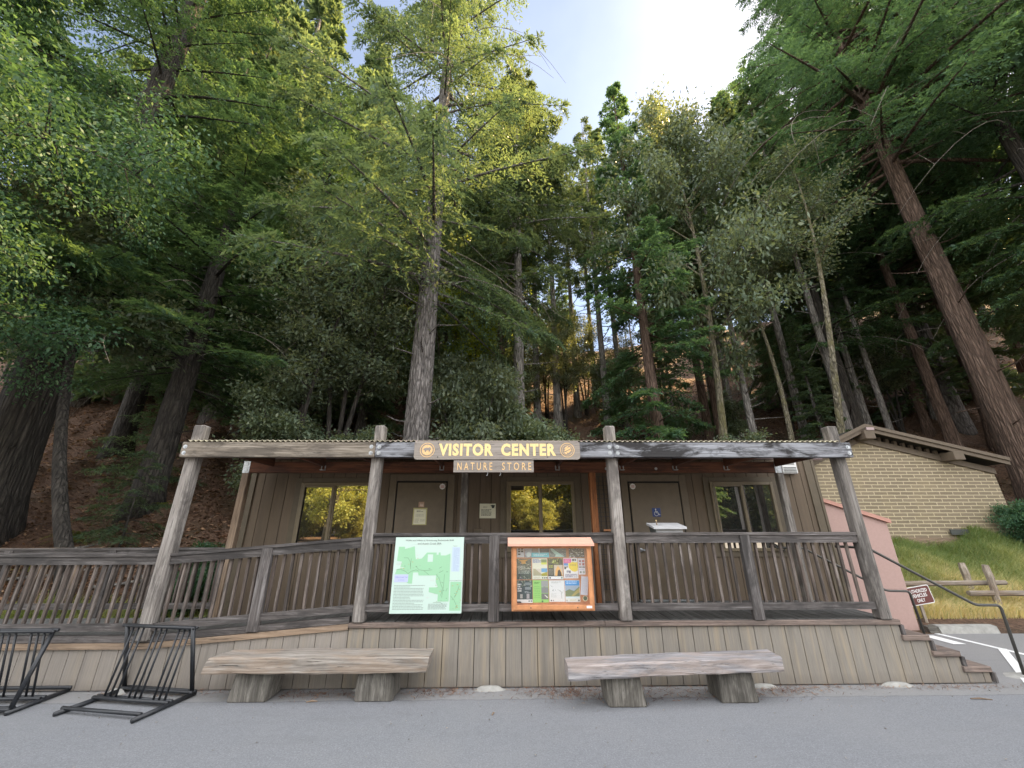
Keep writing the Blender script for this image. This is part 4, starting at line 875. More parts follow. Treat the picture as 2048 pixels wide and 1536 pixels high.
def scatter(name, mat, n, gen, size, seed, aspect=.3, kind='stuff', lift=.004, label=None, tint=None):
    rg = np.random.default_rng(seed); P = gen(rg, n); n = len(P)
    th = rg.uniform(0, 2*np.pi, n); L = size*rg.uniform(.4, 1.3, n); tilt = rg.normal(0, .25, n)
    d = np.stack([np.cos(th), np.sin(th), tilt], 1)*L[:, None]*.5; s = np.stack([-np.sin(th), np.cos(th), rg.normal(0, .3, n)], 1)*(L*aspect*.5)[:, None]
    P = P+np.array([0, 0, lift])
    P[:, 2] += rg.uniform(0, .01, n)+np.abs(d[:, 2])+np.abs(s[:, 2])
    V = np.stack([P-d, P+s, P+d, P-s], 1).reshape(-1, 3)
    me = raw_mesh(name, V, np.arange(4*n).reshape(-1, 4), rg.uniform(0, 1, n)**1.3 if tint is None else tint(rg, n)); me.materials.append(M[mat])
    o = bpy.data.objects.new(name, me); C.objects.link(o); o['kind'] = kind
    if label: o['label'] = label
    return o
def duff(rg, n):
    cs = [(.72, 5.62, .32, .10, 5), (1.9, 5.60, .55, .12, 6), (3.3, 5.64, .35, .10, 5), (-.85, 5.68, .25, .08, 3), (-2.2, 5.66, .4, .08, 4), (-3.9, 5.74, .6, .06, 2), (4.3, 5.75, .9, .05, 3), (.3, 5.76, 1.0, .04, 3), (5.8, 5.7, .6, .06, 2)]
    k = rg.choice(len(cs), n, p=np.array([c[4] for c in cs])/sum(c[4] for c in cs)); c = np.array(cs)[k]
    x = c[:, 0]+rg.normal(0, 1, n)*c[:, 2]; y = np.minimum(c[:, 1]+rg.normal(0, 1, n)*c[:, 3], 5.80); return np.stack([x, y, 0*x], 1)
scatter('needle_litter', 'lf_duff', 4200, duff, .055, 3, .09, lift=.001, label='rusty fallen needles drifted along the foot of the skirt')
def crumbs(rg, n): x = rg.uniform(-8, 9, n); y = 5.75-rg.exponential(.55, n); return np.stack([x, y, 0*x], 1)
scatter('leaf_crumbs', 'deadwood', 700, crumbs, .022, 5, .5, lift=.001, tint=lambda r, n: r.uniform(0, 1, n), label='pale crumbs of leaf and wood scattered on the asphalt')
for i, (u, v, a, L, lb) in enumerate(((622, 1404, .2, .12, 'short pale stick on the asphalt before the left bench'), (985, 1429, 1.2, .06, 'curled tan leaf stalk on the asphalt between the benches'), (1962, 1402, -.15, .22, 'thin pale stick on the asphalt near the porch steps'), (205, 1389, .05, .14, 'thin straw coloured stick beside the nearer bike rack'))):
    p = onz(u, v); d = Vector((math.cos(a), math.sin(a), 0))*L/2; b = MB(); b.tube([p-d+Vector((0, 0, .008)), p+Vector((0, .01, .012)), p+d+Vector((0, 0, .007))], [.006, .009, .004], 6); o = b.build('stick', 'rampcapx'); tag(o, lb, 'stick', 'sticks on the asphalt')

# ------------------------------------------------------------------ handrails, pink wall
def handrail(label, pts, y, ywall=None):
    t = thing('handrail', label, 'handrail', (pts[0][0], y, 0)); b = MB(); P = [Vector((x, y, z)) for x, z in pts]; q = [P[0]]
    for i in range(1, len(P)-1):
        a, c = (P[i-1]-P[i]).normalized()*.06, (P[i+1]-P[i]).normalized()*.06
        for k in range(5): s = k/4; q.append((P[i]+a)*(1-s)**2+P[i]*2*s*(1-s)+(P[i]+c)*s*s)
    q.append(P[-1]); b.tube(q, .0185, 10); b.build('rail', 'darkrail', t, True); return t
hr = handrail('dark metal handrail at the front of the porch steps, its foot on the asphalt', [(4.84, 1.60), (5.30, 1.58), (6.61, .835), (6.96, .83), (6.93, .0)], 6.07)
b = MB(); b.tube([(4.90, 6.07, 1.595), (4.98, FY+.08, 1.59)], .012, 8); b.build('bracket', 'darkrail', hr)
hr = handrail('dark metal handrail on the wall side of the porch steps before the pink wall', [(4.62, 1.53), (5.06, 1.53), (6.30, .87), (6.68, .86), (6.71, .18)], 7.08)
b = MB(); b.tube([(4.75, 7.08, 1.53), (4.75, 7.08, 1.49), (4.75, WY-.002, 1.47)], .010, 8); b.build('bracket', 'darkrail', hr)
pw = thing('pink_wall', 'pink stucco side wall with a sloping cap behind the porch steps', 'wall', (7, 8.3, 0))
def pz(x): return 2.33-.325*(x-6.59)
b = MB(); b.prism([(5.2, -.05), (7.80, -.05), (7.80, pz(7.80)), (5.2, pz(5.2))], 'y', 8.3, 8.52); b.build('wall', 'pink', pw)
b = MB(); b.prism([(5.2, pz(5.2)+.001), (7.86, pz(7.86)+.001), (7.86, pz(7.86)+.075), (5.2, pz(5.2)+.075)], 'y', 8.25, 8.58); b.build('cap', 'pinkcap', pw)

# ------------------------------------------------------------------ tan block building
bk = thing('block_building', 'tan block building with a low brown gable roof at the right', 'building', (12, 12, 1.2))
RX0 = 11.21
def rb(x): return 4.62-.252*(x-RX0) if x > RX0 else 4.62-.44*(RX0-x)
b = MB(); b.prism([(8.2, .5), (15.15, .5), (15.15, rb(15.15)-.1), (RX0, rb(RX0)-.1), (8.2, rb(8.2)-.1)], 'y', 12.0, 18.5); b.build('wall', 'brick', bk)
b = MB(); b.prism([(8.0, .5), (15.2, .5), (15.2, 1.52), (8.0, 1.52)], 'y', 11.94, 11.998); b.build('footing_band', 'rampcapx', bk)
b = MB()
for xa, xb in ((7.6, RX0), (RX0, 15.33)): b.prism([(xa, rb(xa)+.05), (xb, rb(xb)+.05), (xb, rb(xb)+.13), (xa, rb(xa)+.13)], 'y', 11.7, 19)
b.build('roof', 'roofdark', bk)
b = MB()
for xa, xb in ((7.58, RX0), (RX0, 15.35)):
    b.prism([(xa, rb(xa)+.0), (xb, rb(xb)+.0), (xb, rb(xb)+.20), (xa, rb(xa)+.20)], 'y', 11.65, 11.696); b.prism([(xa, rb(xa)+.12), (xb, rb(xb)+.12), (xb, rb(xb)+.225), (xa, rb(xa)+.225)], 'y', 11.61, 11.649)
b.build('fascia', 'roofbrown', bk)
b = MB()
for xa, xb in ((8.2, RX0), (RX0, 15.17)): b.prism([(xa, rb(xa)-.28), (xb, rb(xb)-.28), (xb, rb(xb)-.10), (xa, rb(xa)-.10)], 'y', 11.95, 11.998)
b.build('wall_trim', 'roofbrown', bk)
for x in (RX0, 13.75):
    b = MB(); b.box(x-.16, 11.55, rb(x)-.26, x+.16, 12.0, rb(x)-.005, 0, .01); b.build('beam_end', 'roofbrown', bk)
x = 9.2
while x < 14.1:
    if abs(x-RX0) > .2: b = MB(); b.box(x-.05, 11.955, rb(x)-.095, x+.05, 12.03, rb(x)+.03); b.build('blocking', 'roofbrown', bk)
    x += .24
b = MB(); b.box(13.02, 11.90, 1.60, 13.55, 11.937, 1.75); o_ = b.build('vent', 'darkink', bk)
b = MB(); b.box(RX0-.08, 11.53, rb(RX0)+.005, RX0+.16, 11.548, rb(RX0)+.09); b.build('flashing', 'mauve', bk)
# ------------------------------------------------------------------ split rail fence, sign, wheel stop
fn = thing('split_rail_fence', 'old grey split rail fence in the grass beside the brown vehicles sign', 'fence', (10.3, 9.2, .3))
def hewn(p, q, r, seed, name, mat, square=True):
    rg = random.Random(seed); p, q = Vector(p), Vector(q); b = MB(); n = 8; pts = [p.lerp(q, i/n)+Vector((rg.uniform(-1, 1), rg.uniform(-1, 1), rg.uniform(-1, 1)))*r*.12 for i in range(n+1)]
    b.tube(pts, [r*rg.uniform(.9, 1.1)*(1 if 0 < i < n else .88) for i in range(n+1)], 7, flute=.12, seed=seed); return b.build(name, mat, fn)
hewn((10.38, 9.08, .1), (10.41, 9.08, 1.07), .068, 1, 'post', 'fencepostz'); hewn((10.5, 9.62, .2), (10.50, 9.62, 1.06), .068, 2, 'post', 'fencepostz')
hewn((7.6, 9.22, .68), (10.85, 9.20, .70), .052, 3, 'rail', 'fencepostx'); hewn((9.85, 9.10, .52), (13.4, 9.0, .50), .055, 4, 'rail', 'fencepostx')
vs_ = thing('sign', 'brown vehicles sign with white lettering leaning beside the pink wall', 'sign', (8.1, 8.62, 0))
b = MB(); b.prism(rrect(-.27, -.165, .27, .165, .035), 'y', -.004, 0, 0); b.prism(rrect(-.255, -.15, .255, .15, .03), 'y', -.006, -.0045, 1)
letter(b, 'AUTHORIZED', 0, .082, -.0075, .40, .062, .02, 0); letter(b, 'VEHICLES', 0, .0, -.0075, .33, .062, .02, 0); letter(b, 'ONLY', 0, -.085, -.0075, .17, .062, .02, 0)
mt = Matrix.Translation((8.30, 8.62, .555)) @ Matrix.Rotation(R_(-8), 4, 'Y'); b.v = [tuple(mt @ Vector(p)) for p in b.v]; b.build('plate', ['white', 'signbrown'], vs_, recalc=False)
b = MB(); b.box(8.27, 8.626, -.05, 8.33, 8.66, .70, 0, .004); b.build('post', 'fencepostz', vs_)
ws = thing('wheel_stop', 'pale concrete wheel stop on the parking bay before the grass', 'wheel stop', (9, 8.3, 0))
b = MB(); b.prism([(8.14, .0), (8.17, .11), (8.27, .125), (8.36, .11), (8.39, .0)], 'x', 8.05, 9.15); b.build('block', 'concrete', ws)
b = MB(); b.prism([(8.16, .0), (8.19, .10), (8.27, .115), (8.34, .10), (8.37, .0)], 'x', 7.86, 8.048); b.build('broken_end', 'blockx', ws)

# ------------------------------------------------------------------ vegetation builders
def quads_from(P, D, W, L, wd, bend=None):
    """leaf-shaped rhombs: base P, direction D, width direction W"""
    a = P; c = P+D*L[:, None]; m = P+D*(L*.45)[:, None]
    if bend is not None: c = c+bend
    return np.stack([a, m+W*(wd*.5)[:, None], c, m-W*(wd*.5)[:, None]], 1).reshape(-1, 3)
def nrm(v): return v/np.maximum(np.linalg.norm(v, axis=-1, keepdims=True), 1e-9)
UP = np.array([0, 0, 1.0])
def leafmesh(name, V, tint, mat):
    me = raw_mesh(name, V, np.arange(len(V)).reshape(-1, 4), tint); me.materials.append(M[mat]); return me
class Rec:
    def __init__(s): s.st = []; s.d = []; s.l = []
def sprays(rg, ST, DI, LE, K, ll, lw, drp=.25, rough=.3, flat=.35):
    """flat conifer sprays along branchlets"""
    B = len(ST); u = (np.arange(K)[None, :]+rg.uniform(0, 1, (B, K)))/K
    P = ST[:, None, :]+DI[:, None, :]*(LE[:, None]*u)[..., None]-UP*(drp*LE[:, None]*u*u)[..., None]
    P = P.reshape(-1, 3); D = np.repeat(DI, K, 0); u = u.ravel(); LEr = np.repeat(LE, K)
    D = nrm(D-UP*(2*drp*u*.5)[:, None])
    N = nrm(UP+rg.normal(0, flat, (B, 3))); N = np.repeat(N, K, 0)
    S = nrm(np.cross(D, N)); out = []; tt = []
    base = np.repeat(rg.uniform(.0, .42, B), K)
    for sg in (-1, 1):
        dd = nrm(D*.72+S*sg*.68+rg.normal(0, rough, P.shape)); L = ll*rg.uniform(.65, 1.25, len(P))*(1-.35*u)
        W = nrm(np.cross(dd, N+rg.normal(0, .35, P.shape)))
        out.append(quads_from(P, dd, W, L, L*lw))
        tt.append(np.clip(base+rg.uniform(-.1, .18, len(P))+.5*np.clip((u-.72)/.28, 0, 1)*rg.uniform(.0, 1, len(P)), 0, 1))
    return np.concatenate(out), np.concatenate(tt)
def conifer(name, seed, H, r0, cb, R, nl, ll, lw=.24, K=9, dens=3.2, mat='lf_red', bark='bark_red', lean=(0, 0), droop=.28, elev=(-.1, .55), stubs=0, prof='red', sides=14, top=1.0, gaps=0.0, drp=.25, dead=0):
    rg = np.random.default_rng(seed); tb = MB()
    nseg = 26; wob = rg.normal(0, .012*H/20, (nseg+1, 2)).cumsum(0)*.35
    def axis(t):
        i = min(t*nseg, nseg-1e-6); k = int(i); f = i-k; o = wob[k]*(1-f)+wob[k+1]*f
        return np.array([o[0]+lean[0]*t*H, o[1]+lean[1]*t*H, t*H])
    rad = lambda t: r0*((1-t)**.85*.97+.03)*(1+.55*math.exp(-t*H/.7))
    tb.tube([axis(max(0, i/nseg))-np.array([0, 0, .6 if i == 0 else 0]) for i in range(nseg+1)], [rad(i/nseg) for i in range(nseg+1)], sides, 0, True, .09, seed)
    ST, DI, LE = [], [], []
    for i in range(nl):
        v = ((i+rg.uniform(0, 1))/nl); t = cb+(top-cb)*v*.985
        if prof == 'red': pf = (.62+.38*math.sin(math.pi*min(1, v*1.5+.1)))*(1-v)**.55+.05
        elif prof == 'open': pf = (.55+.45*math.sin(math.pi*min(1, v*1.1+.15)))*(1-v)**.45+.08
        else: pf = (.8+.2*math.sin(math.pi*min(1, v*1.6)))*(1-v)**.62+.05
        L = R*pf*rg.uniform(.6, 1.15); az = i*2.39996+rg.normal(0, .5); e = elev[0]+(elev[1]-elev[0])*v+rg.normal(0, .13)
        if gaps and math.sin(az*1.0+v*17+seed) > 1-gaps: continue
        a = axis(t); hd = np.array([math.cos(az), math.sin(az), 0]); dr = droop*rg.uniform(.6, 1.4)
        def pt(s): return a+hd*(L*s*math.cos(e))+UP*(L*(math.sin(e)*s-dr*s*s+.42*dr*s**3))
        ks = [0, .2, .4, .6, .8, 1.0]; pts = [pt(s) for s in ks]; br = min(rad(t)*.5, .011*L+.012)
        tb.tube(pts, [br*(1-.85*s) for s in ks], 5, 1, False)
        nb = max(3, int(L*dens))
        for k in range(nb):
            s = .12+.88*(k+rg.uniform(0, 1))/nb; p = pt(s); tg = nrm(pt(min(1.02, s+.03))-p); sd = nrm(np.cross(tg, UP))
            for q in (-1, 1):
                l2 = min(1.7, L*.36*(1.12-s)+.22)*rg.uniform(.7, 1.2)
                ST.append(p); LE.append(l2); DI.append(nrm(tg*rg.uniform(.45, .9)+sd*q*rg.uniform(.5, 1)+UP*rg.normal(-.06, .18)))
        ST.append(pt(.9)); LE.append(.22+.1*L); DI.append(nrm(pt(1.02)-pt(.9)))
    for i in range(stubs):
        t = rg.uniform(.06, cb+.06); az = rg.uniform(0, 6.28); L = rg.uniform(.5, 1.7); a = axis(t); hd = np.array([math.cos(az), math.sin(az), 0]); e = rg.uniform(-.1, .7)
        tb.tube([a+hd*rad(t)*.7, a+hd*(rad(t)+L*.5)+UP*L*.5*math.sin(e)*.4, a+hd*(rad(t)+L)+UP*L*math.sin(e)*.6], [.035, .025, .008], 5, 1, False)
    for i in range(dead):
        t = rg.uniform(cb, cb+.5*(1-cb)); az = rg.uniform(0, 6.28); L = R*rg.uniform(.5, .95); a = axis(t); hd = np.array([math.cos(az), math.sin(az), 0]); k1, k2 = rg.normal(0, .16, 2)
        sdv = np.array([-hd[1], hd[0], 0]); f = lambda s: a+hd*L*s+UP*L*(.1*s-.75*s**2.2)+sdv*L*k1*math.sin(3*s)+UP*L*k2*.3*math.sin(5*s)
        tb.tube([f(s) for s in np.linspace(.25, 1, 8)], [.022*(1-.75*s) for s in np.linspace(0, 1, 8)], 5, 2, False)
        for _ in range(3):
            s = rg.uniform(.5, .95); d = nrm(hd*.5+rg.normal(0, .6, 3)-UP*.5); tb.tube([f(s), f(s)+d*L*.09+UP*.02, f(s)+d*L*.2-UP*.05], [.011, .008, .004], 4, 2, False)
    V, T = sprays(rg, np.array(ST), np.array(DI), np.array(LE), K, ll, lw, drp)
    return protos(name, tb, [bark, bark, 'deadwood'], leafmesh(name+'_crown', V, T, mat))
def protos(name, tb, barks, crown):
    me = bpy.data.meshes.new(name+'_trunk'); me.from_pydata([tuple(p) for p in tb.v], [], tb.f)
    for k in barks: me.materials.append(M[k])
    me.polygons.foreach_set('material_index', tb.m); me.polygons.foreach_set('use_smooth', [True]*len(me.polygons)); me.update()
    return (me, crown)
def broadleaf(name, seed, H, r0, stems, spread, nl, leaf_l, mat='lf_oak', bark='bark_dark', cb=.3, lean=(0, 0), per=26, cl=.38, aspect=.42, twigs=9, hang=0.0, limb=.34, upl=.5):
    rg = np.random.default_rng(seed); tb = MB(); ends = []
    for s in range(stems):
        az0 = rg.uniform(0, 6.28); sp = spread if stems > 1 else 0; lx, ly = lean[0]+math.cos(az0)*sp, lean[1]+math.sin(az0)*sp
        hh = H*rg.uniform(.8, 1.0); w0 = rg.uniform(0, 6.28, 4); b0 = np.array([math.cos(az0), math.sin(az0), 0])*r0*1.3*(stems > 1)
        def ax(t): return b0+np.array([lx*hh*t+.035*hh*math.sin(3.2*t+w0[0])-.035*hh*math.sin(w0[0]), ly*hh*t+.035*hh*math.sin(4*t+w0[1])-.035*hh*math.sin(w0[1]), hh*t])
        n = 16; tb.tube([ax(i/n)-UP*(.5 if i == 0 else 0) for i in range(n+1)], [r0*((1-i/n)**.8*.95+.05)*(1+.3*math.exp(-i/n*hh/.5)) for i in range(n+1)], 10, 0, True, .07, seed+s)
        for i in range(nl):
            v = (i+rg.uniform(0, 1))/nl; t = cb+(1-cb)*v; az = i*2.4+rg.normal(0, .5); L = H*limb*(.45+.55*math.sin(math.pi*min(1, v*.9+.12)))*rg.uniform(.6, 1.15); e = upl*rg.uniform(.5, 1.3)
            hd = np.array([math.cos(az), math.sin(az), 0]); a = ax(t); k1 = rg.normal(0, .15, 3)
            def pt(s): return a+hd*L*s*math.cos(e)+UP*L*(math.sin(e)*s-(hang+.12)*s*s)+k1*L*math.sin(3*s)*.3
            ks = np.linspace(0, 1, 6); tb.tube([pt(s) for s in ks], [max(.006, r0*.32*(1-t*.6)*(1-.88*s)) for s in ks], 5, 0, False)
            for k in range(twigs):
                s = rg.uniform(.25, 1.03); p = pt(s); tw = nrm(hd*.6+rg.normal(0, .7, 3)+UP*(.15-hang)); l2 = L*.28*rg.uniform(.4, 1.1)
                q = p+tw*l2; tb.tube([p, (p+q)/2+UP*.03, q], [.012, .008, .004], 4, 0, False); ends.append(q); ends.append((p+q)/2)
    E_ = np.array(ends); N = len(E_)*per
    c = np.repeat(E_, per, 0); P = c+rg.normal(0, cl*.5, (N, 3))*np.array([1, 1, .6]); out = nrm(P-c+rg.normal(0, .15, (N, 3)))
    D = nrm(out*.8+rg.normal(0, .5, (N, 3))-UP*(.25+hang)); Nn = nrm(UP*.9+rg.normal(0, .55, (N, 3))); W = nrm(np.cross(D, Nn)); L = leaf_l*rg.uniform(.6, 1.25, N)
    T = np.clip(np.repeat(rg.uniform(0, .5, len(E_)), per)+rg.uniform(-.1, .3, N)+(rg.uniform(0, 1, N) > .93)*.35, 0, 1)
    return protos(name, tb, [bark], leafmesh(name+'_crown', quads_from(P, D, W, L, L*aspect), T, mat))
def fern_mesh(name, seed, n=15, L=.8, mat='lf_fern'):
    rg = np.random.default_rng(seed); tb = MB(); V = []; T = []
    for i in range(n):
        az = i*2.4+rg.normal(0, .3); l = L*rg.uniform(.7, 1.1); e = rg.uniform(.5, 1.2); hd = np.array([math.cos(az), math.sin(az), 0]); pt = lambda s: hd*l*s*math.cos(e)*1.1+UP*(l*s*math.sin(e)-.55*l*s*s*1.1)
        tb.tube([pt(s) for s in (0, .25, .5, .75, 1)], [.006, .005, .004, .003, .001], 4, 0, False)
        s = np.repeat(np.linspace(.12, 1, 20), 2); sg = np.tile([-1, 1], 20); P = np.array([pt(q) for q in s]); tg = nrm(np.array([pt(q+.02) for q in s])-P); sd = nrm(np.cross(tg, UP+0*tg))*sg[:, None]
        LL = l*.20*(1.08-s)*1.1; D = nrm(sd+tg*.35+rg.normal(0, .08, P.shape)); W = nrm(np.cross(D, np.cross(tg, sd))); V.append(quads_from(P, D, W, LL, LL*.0+.026)); T.append(np.clip(rg.uniform(.2, .8)+rg.normal(0, .1, len(P)), 0, 1))
    return protos(name, tb, ['bark_moss'], leafmesh(name+'_fronds', np.concatenate(V), np.concatenate(T), mat))
def plant(pr, name, label, cat, loc, sc_=1.0, rz=0.0, group=None, parts=('trunk', 'crown'), tilt=None):
    t = thing(name, label, cat, loc, rz, group)
    if tilt: t.rotation_euler = (tilt[0], tilt[1], rz)
    t.scale = (sc_,)*3 if not hasattr(sc_, '__len__') else sc_
    for me, n in zip(pr, parts):
        o = bpy.data.objects.new(n, me); C.objects.link(o); o.parent = t
    return t
def ground_at(u, v, Y):
    p = at(u, v, Y); return (p.x, Y, float(hz(p.x, Y))-.1)
# ------------------------------------------------------------------ prototypes
PR = {}
PR['fir'] = conifer('fir', 11, 38, .46, .23, 6.6, 140, .23, .31, 12, 4.2, 'lf_fir', 'bark_fir', (0.0, 0), .34, (-.2, .5), 30, 'open', 22, gaps=.22, drp=.6, dead=14)
PR['redA'] = conifer('redA', 21, 42, .44, .20, 8.6, 200, .20, .32, 14, 5.2, 'lf_red', 'bark_red', (.0, 0), .36, (-.05, .45), 6, 'red', 26, dead=24)
PR['redE'] = conifer('redE', 30, 42, .51, .40, 10.2, 190, .20, .32, 14, 5.0, 'lf_red', 'bark_red', (.0, 0), .42, (-.15, .4), 10, 'red', 26, dead=26)
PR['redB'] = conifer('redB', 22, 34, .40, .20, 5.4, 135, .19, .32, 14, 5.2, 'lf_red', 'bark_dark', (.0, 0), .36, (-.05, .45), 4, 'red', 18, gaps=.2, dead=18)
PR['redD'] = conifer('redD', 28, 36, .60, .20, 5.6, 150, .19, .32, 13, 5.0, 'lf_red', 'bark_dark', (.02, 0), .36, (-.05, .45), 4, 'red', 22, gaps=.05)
PR['redC'] = conifer('redC', 23, 28, .30, .04, 4.0, 135, .27, .34, 11, 4.2, 'lf_red', 'bark_red', (0, 0), .32, (-.1, .45), 4, 'cone', 14, gaps=.1)
PR['slim'] = conifer('slim', 24, 26, .22, .48, 2.7, 60, .27, .30, 9, 3.4, 'lf_fir', 'bark_grey', (0, 0), .25, (-.15, .5), 26, 'open', 12, gaps=.25)
PR['slimB'] = conifer('slimB', 25, 27, .30, .33, 4.5, 115, .28, .32, 11, 4.0, 'lf_fir', 'bark_grey', (0, .0), .4, (-.25, .4), 14, 'open', 14, drp=.5, gaps=.1)
PR['farA'] = conifer('farA', 26, 30, .34, .06, 4.6, 140, .42, .36, 9, 3.0, 'lf_fir', 'bark_fir', (0, 0), .3, (-.15, .45), 5, 'cone', 10)
PR['farB'] = conifer('farB', 27, 34, .38, .16, 5.0, 140, .42, .36, 9, 3.0, 'lf_red', 'bark_red', (0, 0), .3, (-.15, .45), 5, 'red', 10)
PR['farC'] = conifer('farC', 29, 29, .24, .50, 2.9, 60, .40, .36, 8, 2.8, 'lf_fir', 'bark_grey', (0, 0), .3, (-.15, .45), 8, 'open', 10, gaps=.1)
PR['oakA'] = broadleaf('oakA', 31, 17, .17, 1, 0, 34, .20, 'lf_oak', 'bark_moss', .30, (-.0, 0), 44, .62, .46, 9, .0, .24)
PR['oakB'] = broadleaf('oakB', 32, 13, .11, 3, .12, 22, .18, 'lf_oak', 'bark_dark', .34, (.05, 0), 24, .58, .46, 7, .0, .22)
PR['oakC'] = broadleaf('oakC', 44, 19, .16, 1, 0, 18, .15, 'lf_oak', 'bark_moss', .60, (-.03, 0), 30, .55, .46, 8, .0, .13)
PR['farD'] = conifer('farD', 45, 33, .30, .42, 4.2, 100, .42, .36, 9, 2.8, 'lf_red', 'bark_red', (0, 0), .3, (-.15, .45), 8, 'red', 10)
PR['lime'] = broadleaf('lime', 33, 15, .12, 2, .10, 24, .20, 'lf_lime', 'bark_dark', .26, (.06, 0), 38, .66, .62, 9, .05, .24)
PR['hedge'] = broadleaf('hedge', 43, 11, .16, 3, .2, 22, .34, 'lf_gold', 'bark_moss', .04, (0, 0), 30, .9, .6, 8, .1, .34)
PR['bigtree'] = broadleaf('bigtree', 46, 15, .55, 2, .10, 20, .34, 'lf_gold', 'bark_moss', .16, (0, 0), 22, .9, .6, 7, .1, .34)
PR['hedgeG'] = broadleaf('hedgeG', 47, 11, .16, 3, .2, 22, .34, 'lf_oak', 'bark_dark', .04, (0, 0), 36, .9, .6, 8, .1, .34)
PR['maple'] = broadleaf('maple', 34, 14, .17, 1, 0, 32, .10, 'lf_maple', 'bark_dark', .40, (.0, -.0), 90, .55, .50, 12, .34, .34, .30)
PR['bush'] = broadleaf('bush', 35, 3.4, .035, 7, .32, 7, .115, 'lf_oak', 'bark_dark', .1, (0, 0), 36, .36, .46, 7, .0, .26)
PR['bushG'] = broadleaf('bushG', 36, 1.6, .02, 8, .4, 6, .075, 'lf_maple', 'bark_dark', .05, (0, 0), 34, .24, .5, 6, .0, .3)
PR['sap'] = conifer('sap', 37, 3.2, .03, .05, 1.3, 34, .12, .26, 10, 8, 'lf_fir', 'bark_dark', (0, 0), .2, (-.1, .3), 0, 'cone', 8)
PR['leanA'] = broadleaf('leanA', 38, 14, .15, 1, 0, 26, .17, 'lf_oak', 'bark_dark', .5, (-.52, .05), 40, .55, .45, 9, .1, .22)
PR['fernA'] = fern_mesh('fernA', 41, 16, .95); PR['fernB'] = fern_mesh('fernB', 42, 13, .8)
# ------------------------------------------------------------------ trees one can tell apart
def T(pr, name, label, u, v, Y, sc_=1.0, rz=0.0, tilt=None, group=None):
    return plant(PR[pr], name, label, 'tree', ground_at(u, v, Y), sc_, rz, group, ('trunk', 'crown'), tilt)
GC, GR, GL, GO = 'conifers in the middle of the slope', 'trees on the right slope', 'trees on the left slope', 'understory broadleaf trees'
T('fir', 'fir_tree', 'tall broad fir with a thick grey trunk and open sunlit crown behind the long sign', 832, 860, 13.0, 1.0, .6, group=GC)
T('slimB', 'conifer_tree', 'straight pale trunked conifer standing just right of the big grey fir', 1038, 860, 17.0, 1.0, 1.2, group=GC)
T('farD', 'redwood_tree', 'dark furrowed redwood close behind the straight pale trunk right of the big fir', 1000, 860, 20.5, .85, 2.2, group=GC)
T('slim', 'conifer_tree', 'slender grey trunk with hanging lichen, first to the right of the pale conifer', 1114, 800, 23.0, 1.08, .3, group=GC)
T('slim', 'conifer_tree', 'thinnest tan bare trunk of the slender conifers under the sky gap', 1190, 780, 28, .95, 1.9, group=GC)
T('slim', 'conifer_tree', 'slender pale trunk with a golden top under the low point of the sky gap', 1215, 830, 22.0, 1.0, 4.0, group=GC)
T('redC', 'redwood_tree', 'dense young redwood, a green cone with branches nearly to the roof', 1316, 860, 17.5, (1.0, 1.0, .92), 3.0, group=GR)
T('oakA', 'tanoak_tree', 'olive grey tanoak with a rounded feathery top against the bright sky', 1432, 850, 17.5, (1.1, 1.1, 1.72), .5, group=GR)
T('oakC', 'tanoak_tree', 'mossy leaning trunk rising behind the right porch post', 1648, 850, 15.5, (1, 1, 1.05), 2.2, (0, -.03), group=GR)
T('oakC', 'tanoak_tree', 'thin mossy tanoak trunk second left of the right porch post', 1565, 860, 17.0, (.85, .85, 1.0), 4.4, group=GR)
T('farD', 'redwood_tree', 'reddish bare redwood trunk, left one of the close pair right of the green cone', 1440, 860, 21.0, .85, 2.0, group=GR)
T('farD', 'redwood_tree', 'reddish bare redwood trunk, right one of the close pair right of the green cone', 1416, 860, 22.0, .9, 5.0, group=GR)
T('slim', 'conifer_tree', 'dark slim trunk midway between the redwood pair and the mossy trunks', 1508, 870, 18.5, .9, 3.6, group=GR)
T('redE', 'redwood_tree', 'huge red trunked redwood beyond the block building eave', 2040, 900, 14.5, 1.0, .4, group=GR)
T('redA', 'redwood_tree', 'big redwood whose boughs fill the upper right sky behind the huge red trunk', 1930, 700, 20.0, 1.1, 2.4, group=GR)
T('farD', 'redwood_tree', 'grey straight trunk above the block building ridge', 1893, 850, 19.5, .95, .9, group=GR)
T('slim', 'conifer_tree', 'slimmer grey trunk just left of the grey straight trunk above the block building', 1880, 850, 23.0, 1.0, 2.9, group=GR)
T('farC', 'conifer_tree', 'slender bare trunk on the dark slope left of the block building ridge', 1735, 850, 22, .95, 1.4, group=GR)
T('redB', 'redwood_tree', 'leafy redwood at the right picture edge with sprays hanging over the block building', 2400, 900, 12.0, 1.0, 3.1, group=GR)
T('redB', 'redwood_tree', 'dark trunked redwood with bright green sprays left of the big fir', 545, 850, 15.5, (1, 1, .66), 2.0, group=GL)
T('redB', 'redwood_tree', 'redwood with low layered bright boughs above the left porch post', 335, 860, 12.5, (1, 1, .60), .5, group=GL)
T('redB', 'redwood_tree', 'redwood with a pair of dark trunks side by side over the sunlit ground', 255, 840, 15.5, (.9, .9, .68), 4.1, group=GL)
T('redD', 'redwood_tree', 'massive near black trunk at the left picture edge', 20, 900, 10.8, 1.0, 5.0, group=GL)
T('leanA', 'tanoak_tree', 'dark bare trunk leaning left over the sunlit leaf litter', 188, 1060, 9.5, 1.0, .0, group=GL)
plant(PR['maple'], 'maple_tree', 'maple with drooping pale green leaves hanging into the upper left corner', 'tree', (-10.6, 5.2, 0), 1.0, .6, GL)
T('farA', 'conifer_tree', 'tall sunlit conifer beyond the leaning trunk in the upper left', 150, 800, 19.0, 1.25, 1.0, group=GL)
